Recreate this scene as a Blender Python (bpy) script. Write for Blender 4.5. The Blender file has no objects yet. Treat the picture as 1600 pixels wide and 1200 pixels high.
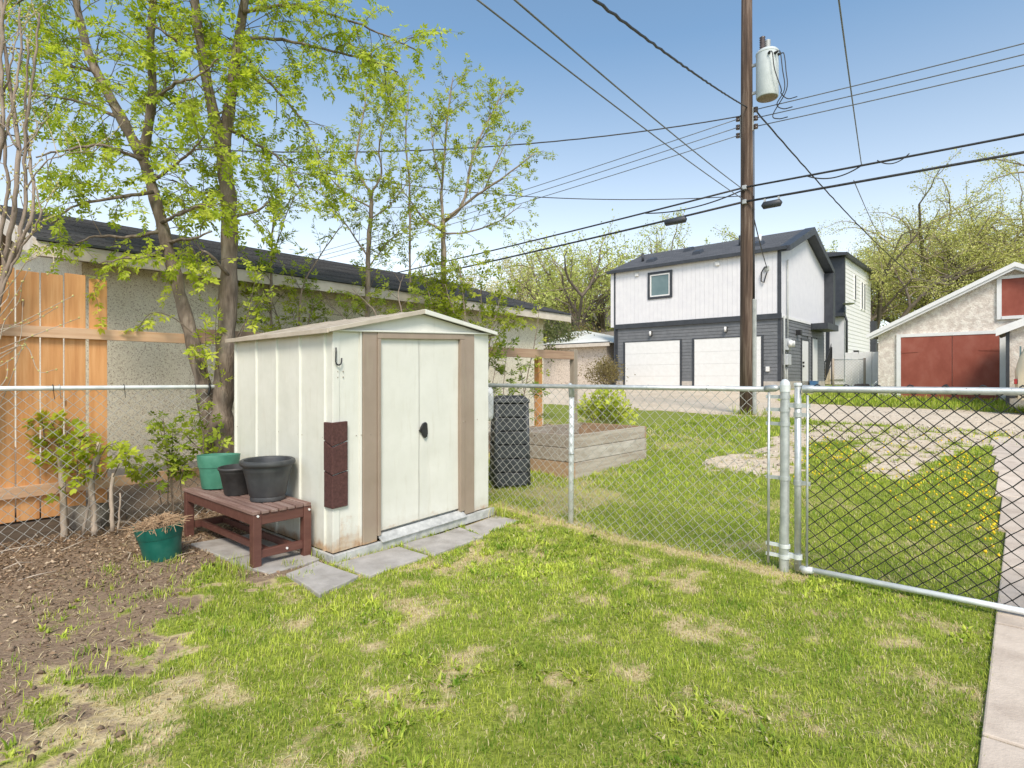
import bpy, math, random
import numpy as np
from mathutils import Vector, Matrix

random.seed(7); np.random.seed(7)
scene = bpy.context.scene
R = math.radians

# ------------------------------------------------------------------ camera
F = 900.0; HOR = 592.0; CH = 1.28            # focal length and horizon in photo pixels (1600 wide), eye height
cam_d = bpy.data.cameras.new('camera'); cam = bpy.data.objects.new('camera', cam_d)
scene.collection.objects.link(cam); scene.camera = cam
cam.location = (0, 0, CH); cam.rotation_euler = (R(90), 0, 0)
cam_d.sensor_width = 36; cam_d.lens = F / 1600 * 36; cam_d.shift_y = -(600 - HOR) / 1600
cam_d.clip_start = 0.05; cam_d.clip_end = 3000

# ------------------------------------------------------------------ sky, sun, exposure
SUN_EL = R(48); SX, SY = 0.10, -0.995
world = bpy.data.worlds.new('World'); scene.world = world; world.use_nodes = True
wn = world.node_tree.nodes; wl = world.node_tree.links; wn.clear()
sky = wn.new('ShaderNodeTexSky'); sky.sky_type = 'NISHITA'; sky.sun_disc = False
sky.sun_elevation = SUN_EL; sky.sun_rotation = math.atan2(SX, SY)
sky.altitude = 700; sky.air_density = 1.0; sky.dust_density = 1.4; sky.ozone_density = 1.0
bg = wn.new('ShaderNodeBackground'); bg.inputs['Strength'].default_value = 0.13
wo = wn.new('ShaderNodeOutputWorld')
# pale haze low over the horizon: the same all round, colour thins out downwards
wtc = wn.new('ShaderNodeTexCoord'); wsp = wn.new('ShaderNodeSeparateXYZ'); wl.new(wtc.outputs['Generated'], wsp.inputs[0])
wmr = wn.new('ShaderNodeMapRange'); wl.new(wsp.outputs[2], wmr.inputs[0])
for i_, v_ in enumerate((.18, .5, .46, 1.02)): wmr.inputs[i_ + 1].default_value = v_
whs = wn.new('ShaderNodeHueSaturation'); whs.inputs['Hue'].default_value = .489; wl.new(sky.outputs[0], whs.inputs['Color']); wl.new(wmr.outputs[0], whs.inputs['Saturation'])
wl.new(whs.outputs[0], bg.inputs[0]); wl.new(bg.outputs[0], wo.inputs[0])
sun_d = bpy.data.lights.new('sun', 'SUN'); sun = bpy.data.objects.new('sun', sun_d)
scene.collection.objects.link(sun)
sun_d.energy = 2.3; sun_d.angle = R(20); sun_d.color = (1.0, 0.90, 0.76)
sun.rotation_euler = Vector((SX * math.cos(SUN_EL), SY * math.cos(SUN_EL), math.sin(SUN_EL))).to_track_quat('Z', 'Y').to_euler()
scene.view_settings.view_transform = 'Standard'; scene.view_settings.look = 'None'
scene.view_settings.exposure = 0.80; scene.view_settings.gamma = 1.0
scene.view_settings.use_curve_mapping = False
scene.render.engine = 'CYCLES'
scene.cycles.max_bounces = 6; scene.cycles.diffuse_bounces = 4; scene.cycles.glossy_bounces = 2; scene.cycles.transmission_bounces = 3

# ------------------------------------------------------------------ the place: one grid of directions, one terrain
_n = math.hypot(.664, .747)
UX, UY = .664 / _n, .747 / _n                # u: away to the right; v: away to the left
OX, OY = -1.26, 4.05                         # near corner of the garden shed
ROT = math.atan2(UY, UX)
def W(s, t, z=0.0): return Vector((OX + s * UX - t * UY, OY + s * UY + t * UX, z))
_ty = np.array([-60, 4.7, 5.4, 6.3, 7.6, 13.6, 19.3, 23.5, 30, 60, 900.])
_tz = np.array([0, 0, .05, .17, .25, .42, .59, .86, .92, 1.0, 1.0])
def terr(x, y): return np.interp(y, _ty, _tz)
def Wg(s, t, dz=0.0):
    p = W(s, t); p.z = float(terr(p.x, p.y)) + dz; return p
def hit(px, py):
    """where a line of sight meets the terrain"""
    z = 0.0
    for _ in range(40):
        Y = (CH - z) * F / (py - HOR); z = .5 * z + .5 * float(np.interp(Y, _ty, _tz))
    return ((px - 800) / F * Y, Y)
def P(px, py, Y): return Vector(((px - 800) / F * Y, Y, CH + (HOR - py) * Y / F))

def vnoise(x, y, scale, seed):
    rs = np.random.RandomState(seed); g = rs.rand(64, 64)
    X = np.asarray(x) * scale; Y = np.asarray(y) * scale
    i = np.floor(X).astype(int); j = np.floor(Y).astype(int)
    fx = X - i; fy = Y - j; fx = fx * fx * (3 - 2 * fx); fy = fy * fy * (3 - 2 * fy)
    a = g[i % 64, j % 64]; b = g[(i + 1) % 64, j % 64]; c = g[i % 64, (j + 1) % 64]; d = g[(i + 1) % 64, (j + 1) % 64]
    return (a * (1 - fx) + b * fx) * (1 - fy) + (c * (1 - fx) + d * fx) * fy
def fnoise(x, y, scale, seed): return (vnoise(x, y, scale, seed) * .5 + vnoise(x, y, scale * 2.1, seed + 1) * .3 + vnoise(x, y, scale * 4.3, seed + 2) * .2)
def inpoly(x, y, poly):
    r = np.zeros(np.shape(x), bool); n = len(poly); j = n - 1
    for i in range(n):
        xi, yi = poly[i]; xj, yj = poly[j]
        c = ((yi > y) != (yj > y)) & (x < (xj - xi) * (y - yi) / (yj - yi + 1e-12) + xi)
        r ^= c; j = i
    return r

# ------------------------------------------------------------------ mesh and object helpers
class MB:
    def __init__(s): s.v = []; s.f = []
    def add(s, vs, fs):
        o = len(s.v); s.v.extend([tuple(v) for v in vs]); s.f.extend([tuple(i + o for i in f) for f in fs]); return s
    def box(s, x0, x1, y0, y1, z0, z1):
        return s.add([(x0,y0,z0),(x1,y0,z0),(x1,y1,z0),(x0,y1,z0),(x0,y0,z1),(x1,y0,z1),(x1,y1,z1),(x0,y1,z1)],
                     [(3,2,1,0),(4,5,6,7),(0,1,5,4),(1,2,6,5),(2,3,7,6),(3,0,4,7)])
    def hexa(s, b, t):      # four bottom points, four top points
        return s.add(list(b) + list(t), [(3,2,1,0),(4,5,6,7),(0,1,5,4),(1,2,6,5),(2,3,7,6),(3,0,4,7)])
    def prism(s, poly, off):  # planar polygon swept by a vector
        n = len(poly); off = Vector(off); a = [Vector(p) for p in poly]; b = [p + off for p in a]
        return s.add(a + b, [tuple(range(n))[::-1], tuple(range(n, 2 * n))] + [(i, (i + 1) % n, n + (i + 1) % n, n + i) for i in range(n)])
    def tube(s, pts, rad, n=8, caps=True):
        pts = [Vector(p) for p in pts]; m = len(pts)
        if not hasattr(rad, '__len__'): rad = [rad] * m
        ref = None; vs = []; fs = []
        for i in range(m):
            d = (pts[min(i + 1, m - 1)] - pts[max(i - 1, 0)])
            d = d.normalized() if d.length > 1e-9 else Vector((0, 0, 1))
            if ref is None:
                ref = d.cross(Vector((0.123, 0.9, 0.31)));
                if ref.length < .1: ref = d.cross(Vector((1, 0, 0)))
            ref = (ref - d * ref.dot(d)).normalized(); q = d.cross(ref)
            for k in range(n):
                a = 2 * math.pi * k / n
                vs.append(pts[i] + (ref * math.cos(a) + q * math.sin(a)) * rad[i])
        for i in range(m - 1):
            for k in range(n):
                fs.append((i*n+k, i*n+(k+1)%n, (i+1)*n+(k+1)%n, (i+1)*n+k))
        if caps: fs.append(tuple(range(n))[::-1]); fs.append(tuple((m-1)*n+k for k in range(n)))
        return s.add(vs, fs)
    def lathe(s, prof, n=32, c=(0,0,0), wob=None):
        vs = []; fs = []; m = len(prof)
        for r, z in prof:
            for k in range(n):
                a = 2 * math.pi * k / n; w = wob(a, z) if wob else 1
                vs.append((c[0] + r*w*math.cos(a), c[1] + r*w*math.sin(a), c[2] + z))
        for i in range(m - 1):
            for k in range(n): fs.append((i*n+k, i*n+(k+1)%n, (i+1)*n+(k+1)%n, (i+1)*n+k))
        fs.append(tuple(range(n))[::-1]); fs.append(tuple((m-1)*n+k for k in range(n)))
        return s.add(vs, fs)
    def mesh(s, name):
        me = bpy.data.meshes.new(name); me.from_pydata(s.v, [], s.f); me.update(); return me
    def build(s, name, mat, parent=None, smooth=False, bevel=0.0, loc=None, kind=None):
        return obj(name, s.mesh(name), mat, parent, smooth, bevel, loc, kind)

def obj(name, me, mat, parent=None, smooth=False, bevel=0.0, loc=None, kind=None):
    o = bpy.data.objects.new(name, me); scene.collection.objects.link(o)
    if mat is not None and not me.materials: me.materials.append(mat)
    if parent is not None: o.parent = parent
    if loc is not None: o.location = loc
    if smooth: me.polygons.foreach_set('use_smooth', [True] * len(me.polygons))
    if smooth == 'auto':
        me.set_sharp_from_angle(angle=R(38))
    if bevel:
        b = o.modifiers.new('edge', 'BEVEL'); b.width = bevel; b.segments = 2; b.limit_method = 'ANGLE'; b.angle_limit = R(50)
    if kind: o['kind'] = kind
    return o
def tag(o, label, cat, group=None, kind=None):
    if label: o['label'] = label
    if cat: o['category'] = cat
    if group: o['group'] = group
    if kind: o['kind'] = kind
    return o
def thing(name, label, cat, loc=(0,0,0), rz=0.0, group=None):
    o = bpy.data.objects.new(name, None); scene.collection.objects.link(o)
    o.empty_display_size = .2; o.location = loc; o.rotation_euler = (0, 0, rz)
    return tag(o, label, cat, group)
def arrmesh(name, V, Fq, cols=None):
    """quads or tris straight from numpy arrays, with an optional colour per vertex"""
    me = bpy.data.meshes.new(name); V = np.asarray(V, np.float32); Fq = np.asarray(Fq, np.int32)
    k = Fq.shape[1]
    me.vertices.add(len(V)); me.vertices.foreach_set('co', V.ravel())
    me.loops.add(Fq.size); me.loops.foreach_set('vertex_index', Fq.ravel())
    me.polygons.add(len(Fq)); me.polygons.foreach_set('loop_start', np.arange(len(Fq), dtype=np.int32) * k)
    me.polygons.foreach_set('loop_total', np.full(len(Fq), k, np.int32))
    if cols is not None:
        a = me.color_attributes.new('Col', 'FLOAT_COLOR', 'POINT')
        c = np.ones((len(V), 4), np.float32); c[:, :cols.shape[1]] = cols; a.data.foreach_set('color', c.ravel())
    me.update(calc_edges=True); return me

def smooth_path(pts, sub=5):
    pts = [Vector(p) for p in pts]; out = []
    q = [pts[0] * 2 - pts[1]] + pts + [pts[-1] * 2 - pts[-2]]
    for i in range(1, len(q) - 2):
        for k_ in range(sub):
            u = k_ / sub; a, b, c, d = q[i - 1], q[i], q[i + 1], q[i + 2]
            out.append(.5 * ((2 * b) + (c - a) * u + (2 * a - 5 * b + 4 * c - d) * u * u + (3 * b - a - 3 * c + d) * u ** 3))
    return out + [pts[-1]]

# ------------------------------------------------------------------ materials
class N:
    def __init__(s, name):
        s.m = bpy.data.materials.new(name); s.m.use_nodes = True
        s.t = s.m.node_tree; s.b = s.t.nodes['Principled BSDF']; s.out = s.t.nodes['Material Output']
        s._tc = None
    def n(s, typ, **kw):
        x = s.t.nodes.new(typ)
        for k, v in kw.items():
            if k in x.inputs: x.inputs[k].default_value = v
            else: setattr(x, k, v)
        return x
    def l(s, a, b): s.t.links.new(a, b)
    def co(s, which='Object', scale=None):
        if s._tc is None: s._tc = s.n('ShaderNodeTexCoord')
        if scale is None: return s._tc.outputs[which]
        mp = s.n('ShaderNodeMapping'); mp.inputs['Scale'].default_value = scale
        s.l(s._tc.outputs[which], mp.inputs[0]); return mp.outputs[0]
    def noise(s, scale, detail=4, co=None, rough=.6):
        x = s.n('ShaderNodeTexNoise'); x.inputs['Scale'].default_value = scale; x.inputs['Detail'].default_value = detail
        x.inputs['Roughness'].default_value = rough
        s.l(co if co is not None else s.co(), x.inputs['Vector']); return x.outputs['Fac']
    def ramp(s, fac, stops):
        x = s.n('ShaderNodeValToRGB'); e = x.color_ramp.elements
        while len(e) < len(stops): e.new(.5)
        for i, (p, c) in enumerate(stops):
            e[i].position = p; e[i].color = (*c, 1) if len(c) == 3 else c
        s.l(fac, x.inputs[0]); return x.outputs[0]
    def mix(s, fac, a, b, typ='MIX'):
        x = s.n('ShaderNodeMix', data_type='RGBA', blend_type=typ)
        for sock, val in ((0, fac), (6, a), (7, b)):
            if isinstance(val, (int, float)): x.inputs[sock].default_value = val
            elif isinstance(val, tuple): x.inputs[sock].default_value = (*val, 1)
            else: s.l(val, x.inputs[sock])
        return x.outputs[2]
    def math(s, op, a, b=0.0, c=None):
        x = s.n('ShaderNodeMath', operation=op)
        for i, val in enumerate((a, b)):
            if isinstance(val, (int, float)): x.inputs[i].default_value = val
            else: s.l(val, x.inputs[i])
        return x.outputs[0]
    def sep(s, v):
        x = s.n('ShaderNodeSeparateXYZ'); s.l(v, x.inputs[0]); return x.outputs
    def bump(s, h, strength=.3, dist=.01):
        x = s.n('ShaderNodeBump'); x.inputs['Strength'].default_value = strength; x.inputs['Distance'].default_value = dist
        s.l(h, x.inputs['Height']); s.l(x.outputs[0], s.b.inputs['Normal'])
    def color(s, c): s.l(c, s.b.inputs['Base Color'])
    def rnd(s, c, lo, hi):
        """object to object variation in value"""
        oi = s.n('ShaderNodeObjectInfo'); mr = s.n('ShaderNodeMapRange')
        mr.inputs['To Min'].default_value = lo; mr.inputs['To Max'].default_value = hi
        s.l(oi.outputs['Random'], mr.inputs[0])
        h = s.n('ShaderNodeHueSaturation'); s.l(mr.outputs[0], h.inputs['Value']); s.l(c, h.inputs['Color']); return h.outputs[0]
def surf(name, stops, scale=8, rough=.7, bump=0.0, bscale=60, bdist=.004, stretch=None, metal=0.0, rand=None, detail=3, spec=.5):
    k = N(name); co = k.co('Object', stretch) if stretch else k.co()
    if len(stops) == 2: stops = [(.3, stops[0]), (.7, stops[1])]
    elif len(stops) == 3 and not isinstance(stops[0][1], tuple): stops = [(.25, stops[0]), (.5, stops[1]), (.75, stops[2])]
    c = k.ramp(k.noise(scale, detail, co), stops)
    if rand: c = k.rnd(c, *rand)
    k.color(c); k.b.inputs['Roughness'].default_value = rough; k.b.inputs['Metallic'].default_value = metal
    k.b.inputs['Specular IOR Level'].default_value = spec
    if bump: k.bump(k.noise(bscale, 2, co), bump, bdist)
    return k.m
def leafmat(name, trans=.45, rough=.5):
    k = N(name); a = k.n('ShaderNodeAttribute', attribute_name='Col')
    k.color(a.outputs['Color']); k.b.inputs['Roughness'].default_value = rough; k.b.inputs['Specular IOR Level'].default_value = .25
    tr = k.n('ShaderNodeBsdfTranslucent'); k.l(k.mix(1.0, a.outputs['Color'], (1.0, 1.05, .55), 'MULTIPLY'), tr.inputs[0])
    ms = k.n('ShaderNodeMixShader'); ms.inputs[0].default_value = trans
    k.l(k.b.outputs[0], ms.inputs[1]); k.l(tr.outputs[0], ms.inputs[2]); k.l(ms.outputs[0], k.out.inputs[0])
    return k.m

M = {}
M['leaf'] = leafmat('maple leaf', .55); M['leaf_far'] = leafmat('elm leaf', .35); M['blade'] = leafmat('grass blade', .3, .6)
M['dry'] = leafmat('dry leaf', .1, .8)
M['bark'] = surf('maple bark', [(.075,.055,.04),(.18,.14,.108),(.33,.275,.22)], 14, .9, .7, 45, .02, (1,1,.25))
M['bark_pale'] = surf('pale young bark', [(.30,.24,.18),(.50,.42,.33)], 18, .85, .5, 60, .01, (1,1,.3))
M['bark_grey'] = surf('grey brown bark', [(.17,.13,.10),(.36,.29,.235)], 14, .9, .6, 50, .01, (1,1,.3))
M['twig'] = surf('dark twig', [(.09,.065,.045),(.19,.15,.11)], 30, .8)
M['twig_far'] = surf('elm twig', [(.20,.16,.11),(.32,.27,.19)], 5, .9)
M['bark_far'] = surf('elm bark', [(.10,.08,.06),(.21,.17,.13)], 5, .9)
def wood(name, a, b, c, rough=.7, rand=(.85,1.12), sc=(14,14,1.4), knots=True):
    k = N(name); oi = k.n('ShaderNodeObjectInfo')
    ad = k.n('ShaderNodeVectorMath', operation='ADD'); k.l(k.co(), ad.inputs[0])
    cb = k.n('ShaderNodeCombineXYZ')
    for i in range(3): k.l(k.math('MULTIPLY', oi.outputs['Random'], 7.3 * (i + 1)), cb.inputs[i])
    k.l(cb.outputs[0], ad.inputs[1]); mp = k.n('ShaderNodeMapping'); mp.inputs['Scale'].default_value = sc; k.l(ad.outputs[0], mp.inputs[0])
    g = k.noise(1.6, 5, mp.outputs[0], .65)
    col = k.ramp(g, [(.28, a), (.5, b), (.72, c)])
    big = k.noise(1.1, 3, ad.outputs[0])
    col = k.mix(k.math('MULTIPLY', big, .35), col, a)
    if knots:
        vo = k.n('ShaderNodeTexVoronoi'); m2 = k.n('ShaderNodeMapping'); m2.inputs['Scale'].default_value = tuple(min(6, x * .6) if x > 3 else x * 2.1 for x in sc)
        k.l(ad.outputs[0], m2.inputs[0]); k.l(m2.outputs[0], vo.inputs['Vector']); vo.inputs['Scale'].default_value = 1.0
        kf = k.ramp(vo.outputs['Distance'], [(.045, (1,1,1)), (.085, (0,0,0))])
        col = k.mix(k.math('MULTIPLY', kf, .75), col, tuple(x * .3 for x in a))
    col = k.rnd(col, *rand); k.color(col); k.b.inputs['Roughness'].default_value = rough
    k.bump(g, .35, .003); return k.m
M['cedar'] = wood('new cedar board', (.50,.22,.075), (.64,.32,.12), (.74,.42,.19), .65, (.88,1.1), (16,16,.9))
M['cedar_rail'] = wood('cedar rail', (.50,.29,.16), (.64,.42,.26), (.70,.50,.33), .65, (.95,1.05), (.9,16,16))
M['rail_old'] = wood('weathered rail', (.24,.15,.10), (.36,.24,.16), (.46,.33,.23), .8, (.9,1.1), (.9,16,16))
M['post_old'] = wood('grey weathered post', (.23,.19,.15), (.35,.30,.24), (.45,.39,.32), .85, (.9,1.1), (16,16,.9))
M['bed_grey'] = wood('grey weathered plank', (.26,.21,.165), (.40,.345,.28), (.55,.50,.43), .85, (.85,1.15), (1.2,16,16))
M['bed_pale'] = wood('plank with flaking whitewash', (.33,.28,.22), (.52,.47,.41), (.68,.64,.58), .8, (.95,1.05), (2.2,9,9))
M['bed_in'] = wood('raw inner plank', (.28,.17,.10), (.40,.27,.165), (.48,.35,.23), .8, (.85,1.1), (1.2,16,16))
M['bench'] = wood('brown painted wood', (.085,.032,.024), (.115,.046,.034), (.15,.068,.05), .55, (.92,1.1), (2,16,16), False)
M['bench_top'] = wood('worn brown slat', (.13,.07,.055), (.23,.15,.125), (.33,.25,.22), .8, (.85,1.15), (16,1.2,16), False)
M['sleeper'] = wood('dark timber sleeper', (.07,.05,.035), (.13,.095,.065), (.19,.14,.10), .9, (.9,1.1), (1.2,14,14))
M['galv'] = surf('galvanised steel', [(.42,.45,.45),(.60,.63,.62)], 22, .42, .08, 90, .001, None, .55)
M['galv_white'] = surf('galvanised steel with white bloom', [(.60,.64,.64),(.80,.83,.82)], 9, .5, .1, 70, .001, None, .3)
M['wire'] = surf('zinc wire', [(.40,.40,.37),(.58,.57,.53)], 30, .45, 0, metal=.35)
M['wire_black'] = surf('black vinyl wire', [(.012,.012,.013),(.03,.03,.032)], 30, .45)
M['cable'] = surf('black cable', [(.018,.018,.02),(.04,.04,.042)], 10, .6)
M['alu_wire'] = surf('weathered aluminium wire', [(.10,.11,.12),(.17,.18,.19)], 10, .5)
M['black'] = surf('black plastic', [(.012,.012,.013),(.03,.03,.032)], 20, .45, .1, 120, .001)
M['pot_black'] = surf('faded black plastic', [(.025,.028,.031),(.048,.052,.056),(.085,.088,.088)], 6, .5, .12, 140, .001, (1,1,.6))
M['pot_black2'] = surf('dull black nursery plastic', [(.018,.018,.019),(.05,.05,.05)], 9, .55, .1, 140, .001)
M['pot_green'] = surf('faded green plastic', [(.035,.16,.105),(.06,.225,.15),(.10,.28,.20)], 7, .5, .1, 120, .001)
M['pot_teal'] = surf('teal green plastic', [(.0,.085,.065),(.006,.12,.09),(.03,.17,.13)], 7, .42, .1, 120, .001)
M['compost'] = surf('dark recycled plastic', [(.022,.027,.032),(.06,.068,.075)], 12, .55, .25, 80, .002)
M['soil'] = surf('potting soil', [(.03,.022,.016),(.10,.075,.05)], 35, .95, .9, 70, .02)
M['white_paint'] = surf('white paint', [(.70,.70,.685),(.76,.76,.75)], 6, .5)
M['white_wall'] = surf('white board', [(.66,.655,.68),(.72,.715,.73)], 3, .6, rand=(.97,1.02))
M['white_lap'] = surf('white vinyl siding', [(.74,.74,.74),(.80,.80,.80)], 3, .5)
M['dark_lap'] = surf('charcoal vinyl siding', [(.125,.13,.138),(.17,.175,.183)], 4, .5)
M['dark_trim'] = surf('charcoal trim', [(.030,.034,.042),(.05,.055,.065)], 4, .5)
M['grey_steel'] = surf('grey painted steel', [(.38,.40,.41),(.48,.50,.51)], 8, .45)
M['transformer'] = surf('pale grey enamel', [(.50,.55,.56),(.60,.65,.66)], 5, .4, rand=None)
M['porcelain'] = surf('brown porcelain', [(.05,.035,.03),(.11,.08,.07)], 12, .25)
M['pole'] = wood('creosoted pole', (.028,.018,.013), (.10,.064,.045), (.27,.21,.165), .9, (1,1), (11,11,.45), False)
M['conduit'] = surf('grey conduit', [(.30,.32,.31),(.42,.44,.42)], 6, .6)
M['concrete'] = surf('concrete', [(.36,.33,.29),(.52,.48,.43)], 5, .9, .35, 90, .004)
M['slate'] = surf('grey paving stone', [(.24,.22,.195),(.36,.34,.315),(.46,.435,.405)], 6, .85, .5, 40, .008, rand=(.90,1.1), detail=7)
M['walk'] = surf('pinkish concrete walk', [(.38,.31,.25),(.53,.45,.37),(.62,.53,.44)], 4, .9, .5, 60, .006, rand=(.94,1.05), detail=7)
M['rubber'] = surf('brown rubber', [(.055,.020,.017),(.10,.042,.036)], 60, .85, .8, 160, .004)
M['stone'] = surf('lump of old concrete', [(.15,.13,.105),(.30,.27,.225)], 9, .95, .8, 30, .02)
M['glass'] = surf('window glass', [(.10,.16,.17),(.16,.23,.24)], 1.2, .08)
M['door_red'] = surf('oxide red paint', [(.24,.066,.046),(.295,.088,.062),(.34,.12,.088)], 2.5, .8, .15, 20, .004, (1,1,.7), spec=.2)
M['step'] = surf('tan step', [(.42,.34,.22),(.52,.43,.30)], 5, .8)
M['cream'] = surf('cream enamel', [(.66,.56,.38),(.72,.62,.44)], 2, .3)
M['red_lens'] = surf('red lens', [(.28,.02,.02),(.36,.03,.03)], 8, .2)
M['blue'] = surf('blue plastic', [(.06,.16,.36),(.09,.21,.44)], 8, .4)
M['tin'] = surf('white tin roof', [(.66,.68,.64),(.78,.79,.76)], 2.5, .5)
M['fascia'] = surf('beige fascia', [(.50,.44,.37),(.63,.58,.51)], 6, .7, .2, 40, .002)
M['fascia_dark'] = surf('brown weathered eave', [(.12,.09,.075),(.24,.19,.16)], 6, .8)
M['yellow'] = surf('dandelion', [(.72,.48,.01),(.80,.58,.02)], 30, .8)
M['brownroof'] = surf('grey brown shingle', [(.17,.145,.125),(.27,.24,.21)], 6, .9)

def stucco(name, base, base2, spk, vs=95, thr=.16, bump=.6):
    k = N(name); vo = k.n('ShaderNodeTexVoronoi'); vo.inputs['Scale'].default_value = vs; k.l(k.co(), vo.inputs['Vector'])
    hs = k.sep(vo.outputs['Color'])
    c = k.ramp(k.noise(2.2, 5), [(.3, base), (.7, base2)])
    c = k.mix(.5, c, k.ramp(hs[1], [(.0, tuple(x * .72 for x in base)), (.6, base2), (1, tuple(min(.85, x * 1.12) for x in base2))]))
    dk = k.ramp(hs[0], [(thr - .02, (1,1,1)), (thr, (0,0,0))])
    c = k.mix(k.math('MULTIPLY', dk, .8), c, spk); k.color(c); k.b.inputs['Roughness'].default_value = .92
    k.bump(vo.outputs['Distance'], bump, .008); return k.m
M['stucco'] = stucco('pebble dash stucco', (.68,.62,.48), (.80,.75,.62), (.36,.28,.20), 105, .12, .4)
M['stucco_far'] = stucco('pink beige stucco', (.52,.44,.37), (.62,.54,.46), (.28,.22,.18), 30, .1, .3)
def oldstucco():
    k = N('patched old stucco'); n1 = k.noise(5.5, 6, None, .7); n2 = k.noise(1.1, 3); n3 = k.noise(22, 3)
    c = k.ramp(n1, [(.38, (.56,.49,.43)), (.49, (.66,.59,.52)), (.58, (.80,.75,.67))])
    c = k.mix(k.math('MULTIPLY', n2, .3), c, (.66,.58,.51))
    k.color(c); k.b.inputs['Roughness'].default_value = .95
    k.bump(k.math('ADD', n1, k.math('MULTIPLY', n3, .5)), .8, .03); return k.m
M['old_stucco'] = oldstucco()
def shingle(name, a, b, ax, zs, sc=1.0):
    k = N(name); x = k.sep(k.co()); cb = k.n('ShaderNodeCombineXYZ')
    k.l(x[ax], cb.inputs[0]); k.l(k.math('MULTIPLY', x[2], zs), cb.inputs[1])
    br = k.n('ShaderNodeTexBrick'); br.inputs['Scale'].default_value = sc; br.inputs['Mortar Size'].default_value = .012
    br.inputs['Brick Width'].default_value = .33; br.inputs['Row Height'].default_value = .14
    br.inputs['Color1'].default_value = (*a, 1); br.inputs['Color2'].default_value = (*b, 1); br.inputs['Mortar'].default_value = (*[q * .4 for q in a], 1)
    k.l(cb.outputs[0], br.inputs['Vector'])
    c = k.mix(.35, br.outputs[0], k.ramp(k.noise(60, 3), [(.3, tuple(q * .6 for q in a)), (.7, tuple(q * 1.4 for q in b))])); k.color(c)
    k.b.inputs['Roughness'].default_value = .95; k.bump(k.math('ADD', br.outputs['Fac'], k.noise(90, 2)), .4, .006); return k.m
M['shingle_u'] = shingle('charcoal asphalt shingle', (.050,.050,.055), (.085,.085,.09), 0, 3.9)
M['shingle_v'] = shingle('slate asphalt shingle', (.055,.058,.065), (.10,.105,.115), 1, 2.6, .8)

def shedpaint(name, a, b, rusty=.16, z0=.07):
    """baked enamel with rust creeping up from the bottom edge and grime"""
    k = N(name); z = k.sep(k.co())[2]
    c = k.ramp(k.noise(3.2, 5), [(.3, a), (.7, b)])
    n = k.noise(9, 6, None, .7)
    g = k.math('SUBTRACT', k.math('MULTIPLY', n, rusty * 2.1), k.math('SUBTRACT', z, z0))
    rf = k.ramp(g, [(rusty * .55, (0,0,0)), (rusty * 1.15, (1,1,1))])
    rc = k.ramp(k.noise(30, 5), [(.35, (.30,.12,.035)), (.65, (.58,.36,.17))])
    c = k.mix(k.math('MULTIPLY', rf, .85), c, rc)
    st = k.ramp(k.noise(7, 5, k.co('Object', (3, 3, .35))), [(.55, (0,0,0)), (.8, (1,1,1))])
    c = k.mix(k.math('MULTIPLY', st, .30), c, (.42,.38,.27))
    mud = k.ramp(k.math('ADD', k.math('SUBTRACT', z, z0), k.math('MULTIPLY', n, .22)), [(.10, (1,1,1)), (.26, (0,0,0))])
    c = k.mix(k.math('MULTIPLY', mud, .45), c, (.34,.29,.20))
    k.color(c); k.b.inputs['Roughness'].default_value = .42; k.bump(k.noise(4.5, 2), .35, .016); return k.m
M['shed'] = shedpaint('cream enamelled steel', (.64,.65,.575), (.725,.73,.66), .10)
M['shed_front'] = shedpaint('cream enamelled steel, rusting foot', (.63,.63,.565), (.70,.70,.64), .17)
M['shed_foot'] = shedpaint('cream enamelled steel, rusted corner', (.63,.63,.565), (.70,.70,.64), .34)
M['shed_taupe'] = shedpaint('taupe enamelled steel', (.275,.215,.165), (.33,.262,.205), .03)
M['shed_roof'] = surf('dull tan steel', [(.38,.33,.26),(.54,.48,.40)], 5, .5)
M['shed_base'] = surf('white chalky galvanised channel', [(.36,.37,.36),(.62,.63,.61)], 14, .5, .15, 60, .002, None, .25)

# ================================================================== THE GROUND
def ST(x, y):
    dx = x - OX; dy = y - OY; return dx * UX + dy * UY, -dx * UY + dy * UX
GRAVEL = [hit(*p) for p in [(1235,664),(1300,664),(1420,668),(1600,680),(1660,690),(1620,700),(1540,698),(1500,703),(1455,722),(1428,745),(1402,760),(1380,757),(1365,737),(1345,708),(1310,692),(1262,693),(1236,702),(1236,745),(1180,746),(1110,738),(1078,724),(1130,712),(1180,700),(1212,680)]]
STRAW = [(hit(px, py), r) for px, py, r in [(700,884,.26),(760,868,.15),(842,880,.17),(940,884,.22),(1055,902,.20),(1222,950,.13),(1300,962,.12),(1105,985,.10),(600,948,.16),(455,985,.20),(540,1010,.14),(700,1060,.15),(1000,1050,.12),(1360,1010,.16),(1420,1075,.2),(880,1000,.12),(300,1075,.2),(60,1075,.34),(160,1110,.25),(560,1110,.2),(1180,1110,.16),(1390,905,.1),(820,820,.2),(470,940,.15)]]
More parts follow.
